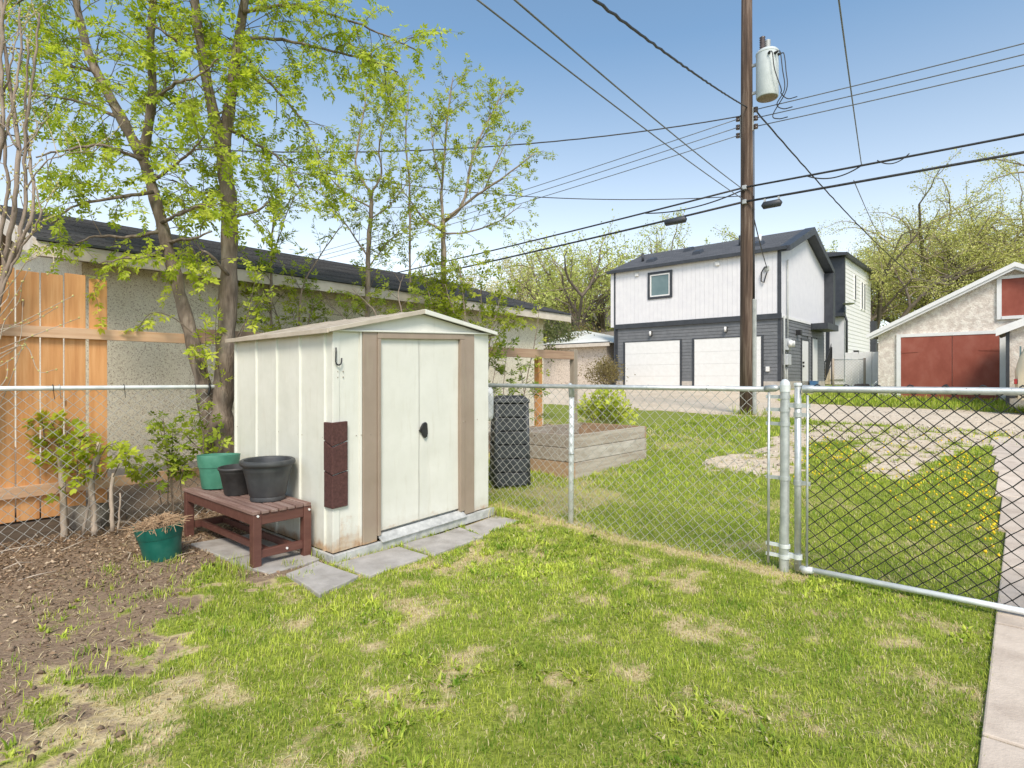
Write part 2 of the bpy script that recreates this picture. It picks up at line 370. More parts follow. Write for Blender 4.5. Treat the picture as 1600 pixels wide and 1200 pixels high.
def zones(x, y):
    """weights of living grass, bare dirt, gravel, dead straw at ground points"""
    x = np.asarray(x, float); y = np.asarray(y, float); s, t = ST(x, y)
    n = fnoise(x + 20, y + 20, 1.6, 11); n2 = fnoise(x + 40, y + 40, 4.5, 31); n4 = fnoise(x + 5, y + 7, 11, 63)
    sm = lambda v, a, b: np.clip((v - a) / (b - a), 0, 1)
    edge = -1.80 + (n - .5) * 1.1 + (n2 - .5) * 1.1 + (n4 - .5) * .9
    dirt = sm(edge - x, -.25, .35) * (s < 1.8) * (y > 1.2)
    dirt = np.maximum(dirt, sm(t, 1.75, 2.0) * (t < 3.6) * (s < 7))
    dirt = np.maximum(dirt, (s > -.6) * (s < 1.7) * sm(t, -.1, .0) * (t < 2.2))
    straw = np.zeros_like(x)
    for (cx, cy), r in STRAW:
        d = np.hypot((x - cx) * .75 + (n - .5) * .5, y - cy + (n2 - .5) * .4) / r
        straw = np.maximum(straw, sm(1.35 - d + (n4 - .5) * 2.6 + (n2 - .5) * 1.4, 0, 1.5) * .9)
    straw = np.maximum(straw, np.exp(-((s - 1.84 + (n - .5) * .25) / .12) ** 2) * (t < .2) * (t > -2.6) * .9)
    straw = np.maximum(straw, sm(n4 * .45 + n2 * .35 + n * .2, .47, .68) * .8 * (s < 1.9))
    straw = np.maximum(straw, sm(n4 * .4 + n * .6, .50, .66) * (s > 1.9) * (s < 9) * .6)
    far = (s > 1.9)
    dx = x + (n2 - .5) * 1.0 + (n - .5) * .6 + (n4 - .5) * .9; dy = y + (n2 - .5) * .7 + (n4 - .5) * .8
    gr = inpoly(dx, dy, GRAVEL).astype(float) * far
    al = s + (n - .5) * .9 + (n2 - .5) * .5 + np.clip((-t - 2) * .12, 0, .9)
    gr = np.maximum(gr, sm(al, 11.2, 11.5) * (1 - sm(al, 16.4, 17.0)))
    apr = (t > 2.3 + (n - .5) * 1.2) * (t < 17) * (s > 16) * (s < 22.6)
    gr = np.maximum(gr, apr)
    gr = gr * np.where(far & (s < 11), np.clip(1.2 - sm(n2 * .5 + n4 * .5, .45, .60) * 1.0, 0, 1), 1)
    gr = np.where((s > 13.2) & (s < 14.2), np.minimum(gr, 1 - sm(n2, .56, .66) * .5), gr)
    bed = far * (t > -.6) * (t < 3.2) * (s < 3.6) * sm(n, .3, .55) * .6
    straw = np.maximum(straw, bed)
    grass = np.clip(1 - dirt - gr - straw * .9, 0, 1)
    return grass, dirt, gr, np.clip(straw - dirt - gr, 0, 1)
def axis(*seg):
    out = []
    for a, b, st in seg: out.extend(list(np.arange(a, b - 1e-6, st)))
    return np.array(out + [seg[-1][1]])
gx = axis((-900,-100,100),(-100,-30,10),(-30,-7,1),(-7,-4.5,.12),(-4.5,3.2,.045),(3.2,9,.09),(9,22,.4),(22,60,3),(60,160,10),(160,960,100))
gy = axis((-60,-4,4),(-4,1.4,.4),(1.4,5.6,.045),(5.6,10,.08),(10,18,.16),(18,32,.5),(32,80,4),(80,160,10),(160,1500,100))
GX, GY = np.meshgrid(gx, gy); X = GX.ravel(); Y = GY.ravel()
def bumps(x, y):
    t_ = ST(x, y)[1]; near = np.clip((26 - np.abs(y)) / 14, 0, 1) * np.clip((t_ + 3.55) / .25, 0, 1)
    return near * ((fnoise(x, y, .9, 5) - .5) * .045 + (vnoise(x, y, 5, 9) - .5) * .014)
Z = terr(X, Y) + bumps(X, Y)
zg, zd, zr, zs = zones(X, Y)
Z = Z - .0 * zd
nx, ny = len(gx), len(gy)
ii = (np.arange(ny - 1)[:, None] * nx + np.arange(nx - 1)[None, :]).ravel()
me = arrmesh('ground', np.stack([X, Y, Z], 1), np.stack([ii, ii + 1, ii + nx + 1, ii + nx], 1), np.stack([zg, zd, zr], 1))
k = N('lawn, bare earth and gravel'); a = k.n('ShaderNodeAttribute', attribute_name='Col'); w = k.sep(a.outputs['Color'])
co = k.co(); nf = k.noise(38, 3, co, .7); nm = k.noise(7, 2, co); nfine = k.noise(130, 1, co)
c_straw = k.ramp(nf, [(.3, (.34,.26,.13)), (.55, (.54,.45,.26)), (.75, (.66,.57,.37))])
c_grass = k.ramp(nf, [(.3, (.12,.15,.022)), (.55, (.23,.27,.05)), (.75, (.38,.38,.12))])
c_dirt = k.mix(nm, k.ramp(nf, [(.3, (.13,.088,.055)), (.55, (.24,.172,.115)), (.8, (.38,.29,.20))]), k.ramp(nfine, [(.3, (.19,.138,.098)), (.7, (.31,.235,.17))]))
vo = k.n('ShaderNodeTexVoronoi'); vo.inputs['Scale'].default_value = 34; k.l(co, vo.inputs['Vector'])
c_grav = k.mix(.45, k.ramp(k.noise(1.4, 3, co), [(.3, (.56,.46,.33)), (.7, (.70,.60,.46))]), k.ramp(k.sep(vo.outputs['Color'])[0], [(.0, (.33,.26,.19)), (.5, (.54,.45,.34)), (1, (.68,.60,.49))]))
def jag(wt): return k.ramp(k.math('ADD', wt, k.math('MULTIPLY', k.math('SUBTRACT', nf, .5), .8)), [(.35, (0,0,0)), (.65, (1,1,1))])
c = k.mix(jag(w[0]), c_straw, c_grass); c = k.mix(jag(w[1]), c, c_dirt); c = k.mix(jag(w[2]), c, c_grav)
k.color(c); k.b.inputs['Roughness'].default_value = .95; k.b.inputs['Specular IOR Level'].default_value = .1
k.bump(nf, .7, .02)
ground = obj('ground', me, k.m, None, True, kind='structure')
tag(ground, 'patchy spring lawn, bare brown earth and gravel tracks', None)

# the lane behind the yard: compacted gravel laid just proud of the ground
ts = np.concatenate([np.arange(-26, 30, .35), np.arange(30, 130, 3)]); ss = np.array([11.55, 12.0, 12.6, 13.3, 14, 14.7, 15.4, 15.9, 16.2])
TT, SS = np.meshgrid(ts, ss, indexing='ij'); SS = SS.copy()
AX = OX + SS * UX - TT * UY; AY = OY + SS * UY + TT * UX
SS[:, 0] += (fnoise(AX[:, 0], AY[:, 0], .8, 3) - .5) * 1.0; SS[:, -1] += (fnoise(AX[:, -1], AY[:, -1], .8, 4) - .5) * .9
AX = OX + SS * UX - TT * UY; AY = OY + SS * UY + TT * UX
AZ = terr(AX, AY) + bumps(AX, AY) + .004 + np.where((np.arange(len(ss)) % (len(ss) - 1)) == 0, -.012, .006)[None, :]
n1 = len(ss); ii = (np.arange(len(ts) - 1)[:, None] * n1 + np.arange(n1 - 1)[None, :]).ravel()
k = N('compacted pale gravel'); co = k.co(); vo = k.n('ShaderNodeTexVoronoi'); vo.inputs['Scale'].default_value = 26; k.l(co, vo.inputs['Vector'])
c = k.mix(.4, k.ramp(k.noise(.9, 3, co), [(.3, (.56,.46,.33)), (.7, (.72,.62,.48))]), k.ramp(k.sep(vo.outputs['Color'])[0], [(.0, (.36,.29,.21)), (1, (.68,.59,.48))]))
mp = k.n('ShaderNodeMapping'); mp.inputs['Rotation'].default_value = (0, 0, -ROT); mp.inputs['Scale'].default_value = (1.1, .07, 1); k.l(co, mp.inputs[0])
c = k.mix(k.ramp(k.noise(1.6, 4, mp.outputs[0]), [(.48, (0,0,0)), (.75, (.5,.5,.5))]), c, (.40,.35,.24))
k.color(c); k.b.inputs['Roughness'].default_value = .95; k.bump(k.math('ADD', vo.outputs['Distance'], k.noise(3, 2, mp.outputs[0])), .6, .03)
o = obj('gravel_alley', arrmesh('gravel_alley', np.stack([AX.ravel(), AY.ravel(), AZ.ravel()], 1), np.stack([ii, ii + n1, ii + n1 + 1, ii + 1], 1)), k.m, None, True, kind='structure')
tag(o, 'pale gravel lane running behind the fenced yards', None)

# concrete walk along the right edge, cast in bays
walk = thing('concrete_walk', 'pinkish concrete walk passing under the wire gate', None, (0,0,0)); walk['kind'] = 'structure'
sa = -3.2; i = 0
while sa < 9.2:
    ln = 1.22 + .05 * math.sin(i * 2.3); m = MB(); b = []; tp = []
    tl = -3.52 + max(0, sa - 3) * .045; tr = tl - 1.05
    for s_, t_ in ((sa, tl), (sa + ln - .018, tl), (sa + ln - .018, tr), (sa, tr)):
        b.append(Wg(s_, t_, -.06)); q = Wg(s_, t_, (.014 if s_ < -2 else .024)); tp.append(q)
    m.hexa(b[::-1], tp[::-1]).build('paving_slab', M['walk'], walk, bevel=.008); sa += ln; i += 1

# stone flags in front of the shed
path = thing('flagstone_path', 'grey paving stones laid along the front of the shed', None, (0,0,0)); path['kind'] = 'structure'
for poly in ([(-.37,-.05),(-.09,.03),(-.075,-.44),(-.42,-.55)], [(-.05,-.10),(.50,-.10),(.50,-.44),(-.04,-.49)], [(.53,-.08),(1.15,-.08),(1.10,-.40),(.53,-.47)],
             [(1.18,-.07),(1.62,-.05),(1.64,-.30),(1.13,-.36)], [(-.50,.50),(-.08,.50),(-.06,.07),(-.45,.02)], [(-.52,1.15),(-.10,1.10),(-.09,.53),(-.50,.55)]):
    m = MB(); pts = []
    for a_ in range(len(poly)):
        (s0, t0), (s1, t1) = poly[a_], poly[(a_ + 1) % len(poly)]
        for q in (0, .33, .66):
            pts.append((s0 + (s1 - s0) * q + random.uniform(-.008, .008), t0 + (t1 - t0) * q + random.uniform(-.008, .008)))
    tilt = random.uniform(-.008, .008)
    lo = [Wg(s_, t_, -.03) for s_, t_ in pts]; hi = [Wg(s_, t_, .017 + tilt * s_) for s_, t_ in pts]; n_ = len(pts)
    m.add(lo + hi, [tuple(range(n_, 2 * n_))[::-1], tuple(range(n_))] + [(i_, n_ + i_, n_ + (i_ + 1) % n_, (i_ + 1) % n_) for i_ in range(n_)])
    o = m.build('paving_slab', M['slate'], path, bevel=.006)
    me_ = o.data; me_.flip_normals() if me_.polygons[0].normal.z < 0 else None

# ================================================================== SMALL BUILDING HELPERS (local x = u, y = v, z up)
def bld(name, label, s, t, z, cat='building', group=None):
    p = W(s, t, z); return thing(name, label, cat, p, ROT, group)
def lap_wall(name, mat, parent, axis_, fixed, a0, a1, z0, z1, step, out, holes=()):
    """horizontal lap siding: each course leans out at its foot; openings are left free"""
    m = MB(); z = z0
    while z < z1 - 1e-4:
        zt = min(z + step, z1); spans = [(a0, a1)]
        for h0, h1, hz0, hz1 in holes:
            if hz0 < zt - .01 and hz1 > z + .01:
                new = []
                for p, q in spans:
                    if h1 <= p or h0 >= q: new.append((p, q)); continue
                    if h0 > p: new.append((p, h0))
                    if h1 < q: new.append((h1, q))
                spans = new
        for p, q in spans:
            f0 = fixed + out * .022; f1 = fixed + out * .004; fi = fixed - out * .03
            def pt(a, f, zz): return (f, a, zz) if axis_ == 'y' else (a, f, zz)
            b = [pt(p, fi, z), pt(q, fi, z), pt(q, f0, z), pt(p, f0, z)]; t_ = [pt(p, fi, zt), pt(q, fi, zt), pt(q, f1, zt), pt(p, f1, zt)]
            m.hexa(b, t_)
        z = zt
    return m.build(name, mat, parent, kind='stuff')
def framed_window(parent, axis_, fixed, out, a0, a1, z0, z1, frame=M['dark_trim'], sash=M['white_paint'], fw=.10):
    def bx(m, p, q, f0, f1, za, zb):
        f0, f1 = sorted((fixed + out * f0, fixed + out * f1))
        return m.box(f0, f1, p, q, za, zb) if axis_ == 'y' else m.box(p, q, f0, f1, za, zb)
    m = MB()
    bx(m, a0 - fw, a0, -.02, .06, z0 - fw, z1 + fw); bx(m, a1, a1 + fw, -.02, .06, z0 - fw, z1 + fw)
    bx(m, a0, a1, -.02, .06, z0 - fw, z0); bx(m, a0, a1, -.02, .06, z1, z1 + fw)
    win = m.build('window', frame, parent)
    m = MB(); g = .06
    bx(m, a0, a0 + g, -.02, .045, z0, z1); bx(m, a1 - g, a1, -.02, .045, z0, z1); bx(m, a0 + g, a1 - g, -.02, .045, z0, z0 + g); bx(m, a0 + g, a1 - g, -.02, .045, z1 - g, z1)
    m.build('sash', sash, win)
    m = MB(); bx(m, a0 + g, a1 - g, -.02, .015, z0 + g, z1 - g); m.build('pane', M['glass'], win)
    return win

# ------------------------------------------------------------------ neighbour's stucco garage on the left
ng = bld('stucco_garage', 'long cream pebble stucco garage with dark shingle roof behind the cedar fence', -.71, 3.57, 0, 'garage')
L = 7.57; D = 6.86; EZ = 2.62; RZ = 3.62; z0 = .05
m = MB(); m.add([(0,0,z0),(L,0,z0),(L,D,z0),(0,D,z0),(0,0,EZ),(L,0,EZ),(L,D,EZ),(0,D,EZ),(0,D/2,RZ-.1),(L,D/2,RZ-.1)],
                [(0,1,5,4),(1,2,6,9,5),(2,3,7,6),(3,0,4,8,7),(3,2,1,0)])
m.build('wall', M['stucco'], ng)
ov = .36; sl = (RZ - EZ) / (D / 2); rf = None
m = MB(); nc = 26
for sd in (0, 1):
    for c_ in range(nc):      # each course overlaps the one below
        y0_ = -ov + (D / 2 + ov) * c_ / nc; y1_ = -ov + (D / 2 + ov) * (c_ + 1) / nc + .02
        za = EZ + sl * y0_ + .075 + .012; zb = EZ + sl * min(y1_, D / 2) + .075
        f_ = (lambda y: y) if sd == 0 else (lambda y: D - y)
        pts = [(-.42, f_(y0_), za), (L + .42, f_(y0_), za), (L + .42, f_(y1_), zb), (-.42, f_(y1_), zb)]
        lo = [(p[0], p[1], p[2] - .02) for p in pts]
        m.hexa(lo if sd == 0 else lo[::-1], pts if sd == 0 else pts[::-1])
m.build('roof', M['shingle_u'], ng, kind='stuff')
m = MB(); m.prism([(-.40,-ov+.03,EZ-sl*ov+.055),(-.40,D/2,RZ+.055),(-.40,D+ov-.03,EZ-sl*ov+.055),(-.40,D+ov-.03,EZ-sl*ov+.0),(-.40,D/2,RZ),(-.40,-ov+.03,EZ-sl*ov)], (L+.80,0,0))
m.build('roof_deck', M['fascia_dark'], ng)
ft = EZ - sl * ov + .06
m = MB(); m.box(-.42, L + .42, -ov - .008, -ov + .028, ft - .15, ft - .012); m.build('fascia', M['fascia'], ng, bevel=.004)
m = MB(); m.box(-.42, L + .42, -ov - .035, -ov + .02, ft - .006, ft + .016); m.build('drip_edge', M['dark_trim'], ng)
m = MB(); m.box(-.38, L + .38, -ov + .03, -.003, ft - .10, ft - .08); m.build('soffit', M['fascia_dark'], ng)
for xx in (-.445, L + .42):
    for sd in (0, 1):
        f_ = (lambda y: y) if sd == 0 else (lambda y: D - y)
        ye, yr = -ov, D / 2 + (.0 if sd == 0 else -.003)
        m = MB(); m.prism([(xx, f_(ye), ft + .01), (xx, f_(yr), ft + .01 + sl * (D/2 + ov)), (xx, f_(yr), ft - .16 + sl * (D/2 + ov)), (xx, f_(ye), ft - .17)], (.025, 0, 0))
        m.build('barge_board', M['fascia'], ng)
m = MB(); m.box(-.03, L + .03, -.05, .0, z0 - .1, z0 + .28); m.build('footing', M['concrete'], ng)

# ------------------------------------------------------------------ new two-storey garage suite across the lane
gs = bld('garage_suite', 'new white and charcoal two-storey garage with two white overhead doors', 22.345, 3.69, .86, 'building')
WL = 7.64; DP = 6.75; B1 = 2.95; EV = 5.72; PK = 7.05
d1 = (4.30, 7.13); d2 = (.75, 3.63); dh = 2.13
m = MB(); m.box(.03, DP - .03, .03, WL - .03, 0, B1); m.build('core', M['dark_lap'], gs)
lap_wall('siding', M['dark_lap'], gs, 'y', 0, .10, WL - .10, .32, B1, .145, -1, [(d1[0]-.09, d1[1]+.09, -1, dh+.08), (d2[0]-.09, d2[1]+.09, -1, dh+.08)])
lap_wall('siding', M['dark_lap'], gs, 'x', 0, .10, DP - .04, .32, B1, .145, -1, [(2.75, 3.96, -1, 2.3), (4.45, 5.45, -1, 2.35)])
m = MB(); m.box(-.03, DP, -.03, WL + .03, -.25, .318)
fo = m.build('footing', M['concrete'], gs)
for a0, a1 in ((0, .105), (WL - .105, WL)):
    MB().box(-.035, .05, a0, a1, .32, B1).build('corner_trim', M['dark_trim'], gs)
for a0, a1 in (d1, d2):
    dr = MB().box(-.032, .02, a0, a1, dh, dh + .05).build('overhead_door', M['white_paint'], gs)
    n_ = 4
    for i in range(n_):
        MB().box(-.036, .01, a0 + .012, a1 - .012, .015 + dh * i / n_, dh * (i + 1) / n_ + .011).build('door_panel', M['white_paint'], dr, bevel=.004)
    for b0, b1 in ((a0 - .09, a0 - .002), (a1 + .002, a1 + .09)):
        MB().box(-.05, .02, b0, b1, 0, dh + .09).build('door_jamb', M['dark_trim'], gs)
    MB().box(-.052, .02, a0 - .002, a1 + .002, dh + .052, dh + .09).build('door_head', M['dark_trim'], gs)
# upper storey: white grooved boards, cantilevered a little
y1 = WL + .26
m = MB(); m.add([(-.06,-.02,B1),(DP+.02,-.02,B1),(DP+.02,y1,B1),(-.06,y1,B1),(-.06,-.02,EV),(DP+.02,-.02,EV),(DP+.02,y1,EV),(-.06,y1,EV),(DP/2,-.02,PK-.12),(DP/2,y1,PK-.12)],
                [(0,1,2,3)[::-1],(0,4,7,3)[::-1],(1,2,6,5),(0,1,5,8,4),(3,7,9,6,2)])
m.build('upper_wall', M['white_wall'], gs)
m = MB(); yy = .10
while yy < WL - .02:
    ye = min(yy + .197, WL - .01)
    if ye > 4.66 and yy < 5.86: m.box(-.078, -.058, yy, ye, B1 + .12, 4.14); m.box(-.078, -.058, yy, ye, 5.38, EV - .02)
    else: m.box(-.078, -.058, yy, ye, B1 + .12, EV - .02)
    yy += .203
m.build('upper_boards', M['white_wall'], gs, kind='stuff')
MB().box(-.085, -.058, WL + .07, y1, B1 + .0, EV - .02).build('end_panel', M['white_wall'], gs)
MB().box(-.10, -.05, WL - .01, WL + .07, 0.0, EV - .01).build('downspout_trim', M['dark_trim'], gs)
MB().box(-.10, -.055, -.04, .10, B1 - .05, EV - .02).build('corner_trim', M['dark_trim'], gs)
MB().box(-.105, -.04, -.05, WL, B1 - .10, B1 + .118).build('belt_trim', M['dark_trim'], gs)
MB().box(-.02, DP * .62, -.045, -.018, B1 - .06, B1 + .06).build('belt_trim', M['white_paint'], gs)
# roof and the deep charcoal frame round the gable
pt_ = (PK - EV) / (DP / 2)
for sd in (0, 1):
    f_ = (lambda x: x) if sd == 0 else (lambda x: DP - x)
    e_ = -.18
    pl = [(f_(e_), EV + pt_ * e_ + .06), (f_(DP/2), PK + .06), (f_(DP/2), PK - .04), (f_(e_), EV + pt_ * e_ - .04)]
    m = MB(); m.prism([(x_, -.30, z_) for x_, z_ in pl], (0, y1 + .40, 0)); m.build('roof', M['shingle_v'], gs)
    pl = [(f_(e_ - .02), EV + pt_ * e_ + .08), (f_(DP/2), PK + .085), (f_(DP/2), PK - .24), (f_(e_ - .02), EV + pt_ * e_ - .15)]
    m = MB(); m.prism([(x_, -.42, z_) for x_, z_ in pl], (0, .40, 0)); m.build('barge_board', M['dark_trim'], gs)
MB().box(-.29, -.185, -.30, y1 + .12, EV - .15, EV - .015).build('gutter', M['dark_trim'], gs)
MB().box(DP - .12, DP + .30, -.42, -.022, B1 + .02, EV - .16).build('gable_fin', M['dark_trim'], gs)
MB().box(-.185, -.06, -.02, y1, EV - .06, EV - .035).build('soffit', M['dark_trim'], gs)
framed_window(gs, 'y', -.06, -1, 4.76, 5.76, 4.24, 5.28, fw=.11)
for yy in (6.44, 2.54):
    lm = MB().box(-.16, -.06, yy - .09, yy + .09, 5.30, 5.46).build('vent_hood', M['white_paint'], gs, bevel=.02)
for yy in (5.73, 2.2):
    lm = MB().box(-.10, .0, yy - .05, yy + .05, 2.42, 2.66).build('wall_lamp', M['black'], gs, bevel=.01)
    MB().tube([(-.14, yy, 2.44), (-.14, yy, 2.64)], .05, 10).build('lamp_glass', M['white_paint'], lm, True)
for xx, yy, hh, mt in ((1.3, 6.9, .45, 'dark_trim'), (1.6, 2.2, .5, 'dark_trim'), (1.9, 1.45, .35, 'white_paint')):
    zr_ = EV + pt_ * xx; MB().tube([(xx, yy, zr_), (xx, yy, zr_ + hh)], .07, 10).build('vent_pipe', M[mt], gs, True)
for xx, yy, mt in ((.9, 6.2, 'dark_trim'), (1.2, 4.0, 'dark_trim'), (1.0, 1.2, 'dark_trim'), (2.4, 5.0, 'dark_trim')):
    zr_ = EV + pt_ * xx + .06
    m = MB(); m.hexa([(xx - .25, yy - .2, zr_ - .1), (xx + .25, yy - .2, zr_ + .1), (xx + .25, yy + .2, zr_ + .1), (xx - .25, yy + .2, zr_ - .1)],
                     [(xx - .2, yy - .16, zr_ + .06), (xx + .2, yy - .16, zr_ + .22), (xx + .2, yy + .16, zr_ + .22), (xx - .2, yy + .16, zr_ + .06)]); m.build('roof_vent', M[mt], gs)
# side: door, second opening, canopy, meters
sd_ = MB().box(2.85, 3.86, -.03, .02, .02, 2.12).build('door', M['white_paint'], gs, bevel=.008)
for zz_ in (.98, 1.14): MB().tube([(2.98, -.03, zz_), (2.98, -.09, zz_)], .045, 10).build('handle', M['black'], sd_, True)
m = MB(); m.box(2.75, 2.848, -.045, .02, .0, 2.22); m.box(3.862, 3.96, -.045, .02, .0, 2.22); m.box(2.848, 3.862, -.045, .02, 2.125, 2.22); m.build('door_frame', M['dark_trim'], sd_)
sd_ = MB().box(4.49, 5.40, -.03, .02, .02, 2.28).build('door', M['white_paint'], gs, bevel=.008)
MB().box(4.40, 4.488, -.05, .02, .0, 2.34).build('door_frame', M['dark_trim'], sd_)
MB().box(4.3, 6.3, -.72, -.03, 2.68, 2.96).build('canopy', M['dark_trim'], gs)
MB().box(2.0, 2.2, -.22, .0, 2.30, 2.52).build('wall_lamp', M['black'], gs, bevel=.02)
mt_ = MB().box(.16, .62, -.24, -.02, 1.58, 2.05).build('meter_box', M['grey_steel'], gs, bevel=.02)
MB().tube([(.24, -.24, 1.84), (.24, -.38, 1.84)], .13, 14).build('meter_dial', M['white_paint'], mt_, True)
MB().tube([(.50, -.24, 1.84), (.50, -.38, 1.84)], .13, 14).build('meter_dial', M['white_paint'], mt_, True)
MB().box(.14, .66, -.22, -.02, .98, 1.42).build('breaker_box', M['grey_steel'], gs, bevel=.02)
for xx, za, zb in ((.14, -.1, 2.95), (.30, -.1, .98), (.42, 1.42, 1.58), (.60, 1.42, 5.3), (.52, -.1, .98)):
    MB().tube([(xx, -.09, za), (xx, -.09, zb)], .035, 8).build('conduit', M['conduit'], gs, True)
MB().box(-.10, -.02, .42, .56, .72, .92).build('outlet', M['white_paint'], gs, bevel=.01)
m = MB(); m.tube([(-.12, .5, 4.75), (-.2, .52, 4.6), (-.16, .6, 4.35), (-.14, .72, 4.42), (-.18, .70, 4.75), (-.2, .58, 4.95), (-.12, .5, 5.0)], .025, 6); m.build('service_loop', M['cable'], gs, True)
MB().box(-.14, -.06, .42, .60, 4.82, 5.02).build('service_bracket', M['conduit'], gs, bevel=.01)

# ------------------------------------------------------------------ the house behind it
hz = .95; hp = (19.6, 34.0); hs, ht = ST(*hp)
hs, ht = float(hs), float(ht)
hb = bld('infill_house', 'tall narrow house with white lap siding and charcoal top behind the garage suite', hs, ht, hz, 'house')
HL = 7.8; HWd = 6.2; HE = 7.55
MB().box(.03, HL - .03, .03, HWd, 0, HE - .05).build('core', M['white_wall'], hb)
lap_wall('siding', M['white_lap'], hb, 'x', 0, .12, HL, .2, HE, .24, -1)
lap_wall('siding', M['dark_lap'], hb, 'y', 0, .0, HWd, 4.2, HE, .20, -1, [(.78, 1.85, 5.2, 7.0)])
MB().box(-.05, .0, .0, HWd, .3, 4.2).build('porch_wall', M['white_wall'], hb)
MB().box(-.13, .12, -.05, .75, 4.1, HE).build('corner_trim', M['dark_trim'], hb)
framed_window(hb, 'y', -.01, -1, .88, 1.75, 5.3, 6.9, M['white_paint'], M['white_paint'], .09)
MB().box(-.55, HL + .1, -.28, HWd + .3, HE, HE + .16).build('roof', M['dark_trim'], hb)
m = MB(); m.prism([(-.5, -.25, HE + .16), (-.5, HWd + .3, HE + .16), (-.5, HWd + .3, HE + 1.1)], (HL + .6, 0, 0)); m.build('roof_slope', M['shingle_v'], hb)
MB().box(-.60, -.02, -.10, HWd, 4.0, 4.2).build('porch_roof', M['dark_trim'], hb)
MB().tube([(-.10, -.06, 4.05), (-.02, -.14, 3.75), (-.02, -.14, .3)], .07, 8).build('downspout', M['dark_trim'], hb, True)
dr = MB().box(-.10, -.05, .95, 2.0, 1.0, 3.25).build('door', M['white_paint'], hb)
MB().box(-.115, -.05, 1.40, 1.66, 1.15, 3.1).build('pane', M['glass'], dr)
MB().box(-.13, -.05, .75, .93, .9, 3.45).build('door_trim', M['dark_trim'], dr)
for i in range(5): MB().box(-.4 - .30 * (5 - i), -.10, .7, 2.5, .02 + .18 * i, .02 + .18 * (i + 1) - .012).build('step', M['step'], hb)
for yy, x0_ in ((.60, -1.9), (.52, -.6)):
    m = MB(); m.box(x0_ - .03, x0_ + .03, yy - .03, yy + .03, 0, 1.35 if x0_ < -1 else 2.2); m.build('rail_post', M['black'], hb)
m = MB()
for i in range(12):
    xx = -1.8 + i * .11; zb = .25 + i * .11; m.box(xx, xx + .03, .54, .57, zb, zb + .95)
m.tube([(-1.9, .56, 1.3), (-.55, .56, 2.25)], .03, 6); m.tube([(-1.9, .56, .3), (-.55, .56, 1.2)], .025, 6)
m.build('hand_rail', M['black'], hb)
for xx, z_, h_ in ((2.6, 5.3, 1.5), (4.6, 4.9, 1.7), (5.4, 4.9, 1.7)):
    framed_window(hb, 'x', -.01, -1, xx, xx + .38, z_, z_ + h_, M['white_paint'], M['dark_trim'], .06)
MB().box(2.4, 2.7, -.28, -.02, 1.9, 2.1).build('wall_lamp', M['black'], hb, bevel=.02)
MB().box(HL - .2, HL + .45, -.35, -.01, .5, 4.3).build('rear_trim', M['dark_trim'], hb)
m = MB(); m.tube([(-.35, -.15, 4.2), (-.35, -.15, 4.55)], .03, 6)
m.lathe([(0.02, 0), (.2, .03), (.33, .10), (.34, .11)], 16, (-.35, -.32, 4.62)); m.build('dish', M['grey_steel'], hb, True)

# ------------------------------------------------------------------ old stucco garage with red doors
og = bld('old_garage', 'old patched stucco garage with oxide red double doors facing the lane', 22.0, 0.28, 0, 'garage')
# local y runs to the left, so the front spans y = 0 (left corner) to y = -GW
gz0 = .50; GWd = 7.4; GD = 7.0; ez = 2.92; pk = ez + GWd / 2 * .52
m = MB(); m.add([(0,0,gz0),(0,-GWd,gz0),(GD,-GWd,gz0),(GD,0,gz0),(0,0,ez),(0,-GWd,ez),(GD,-GWd,ez),(GD,0,ez),(0,-GWd/2,pk),(GD,-GWd/2,pk)],
                [(0,4,8,5,1),(2,6,9,7,3),(0,3,7,4),(1,5,6,2),(0,1,2,3)])
m.build('wall', M['old_stucco'], og)
for sd in (0, 1):
    f_ = (lambda y: y) if sd == 0 else (lambda y: -GWd - y)
    e_ = .30
    pl = [(f_(e_), ez - .52 * e_ + .10), (f_(-GWd / 2), pk + .10), (f_(-GWd / 2), pk + .03), (f_(e_), ez - .52 * e_ + .03)]
    m = MB(); m.prism([(-.28, y_, z_) for y_, z_ in pl], (GD + .5, 0, 0)); m.build('roof', M['brownroof'], og)
    pl = [(f_(e_ + .02), ez - .52 * e_ + .09), (f_(-GWd / 2), pk + .09), (f_(-GWd / 2), pk - .05), (f_(e_ + .02), ez - .52 * e_ - .04)]
    m = MB(); m.prism([(-.33, y_, z_) for y_, z_ in pl], (.045, 0, 0)); m.build('barge_board', M['white_paint'], og)
    pl = [(f_(e_ - .1), ez - .52 * e_ + .02), (f_(-GWd / 2), pk - .04), (f_(-GWd / 2), pk - .13), (f_(e_ - .1), ez - .52 * e_ - .06)]
    m = MB(); m.prism([(-.285, y_, z_) for y_, z_ in pl], (.28, 0, 0)); m.build('soffit', M['white_paint'], og)
dy0, dy1, dz0, dz1 = -.69, -3.33, .57, 2.73
for a_, b_ in ((dy0, -2.11), (-2.125, dy1)):
    dr = MB().box(-.06, .02, b_, a_, dz0, dz1).build('door', M['door_red'], og, bevel=.006)
    for zz_ in (dz0 + .3, dz1 - .55):
        yh = dy0 if a_ == dy0 else dy1; sg = -1 if a_ == dy0 else 1
        m = MB(); m.hexa([(-.072, yh, zz_), (-.06, yh, zz_), (-.06, yh + sg * .5, zz_ + .02), (-.072, yh + sg * .5, zz_ + .02)][::1],
                         [(-.072, yh, zz_ + .08), (-.06, yh, zz_ + .08), (-.06, yh + sg * .5, zz_ + .06), (-.072, yh + sg * .5, zz_ + .06)]); m.build('hinge', M['door_red'], dr)
m = MB(); m.box(-.085, -.055, -2.0, -1.94, 1.0, 1.1); m.build('latch', M['black'], dr)
MB().box(-.07, .02, dy0 + .002, dy0 + .13, dz0 - .1, dz1 + .11).build('door_frame', M['white_paint'], og)
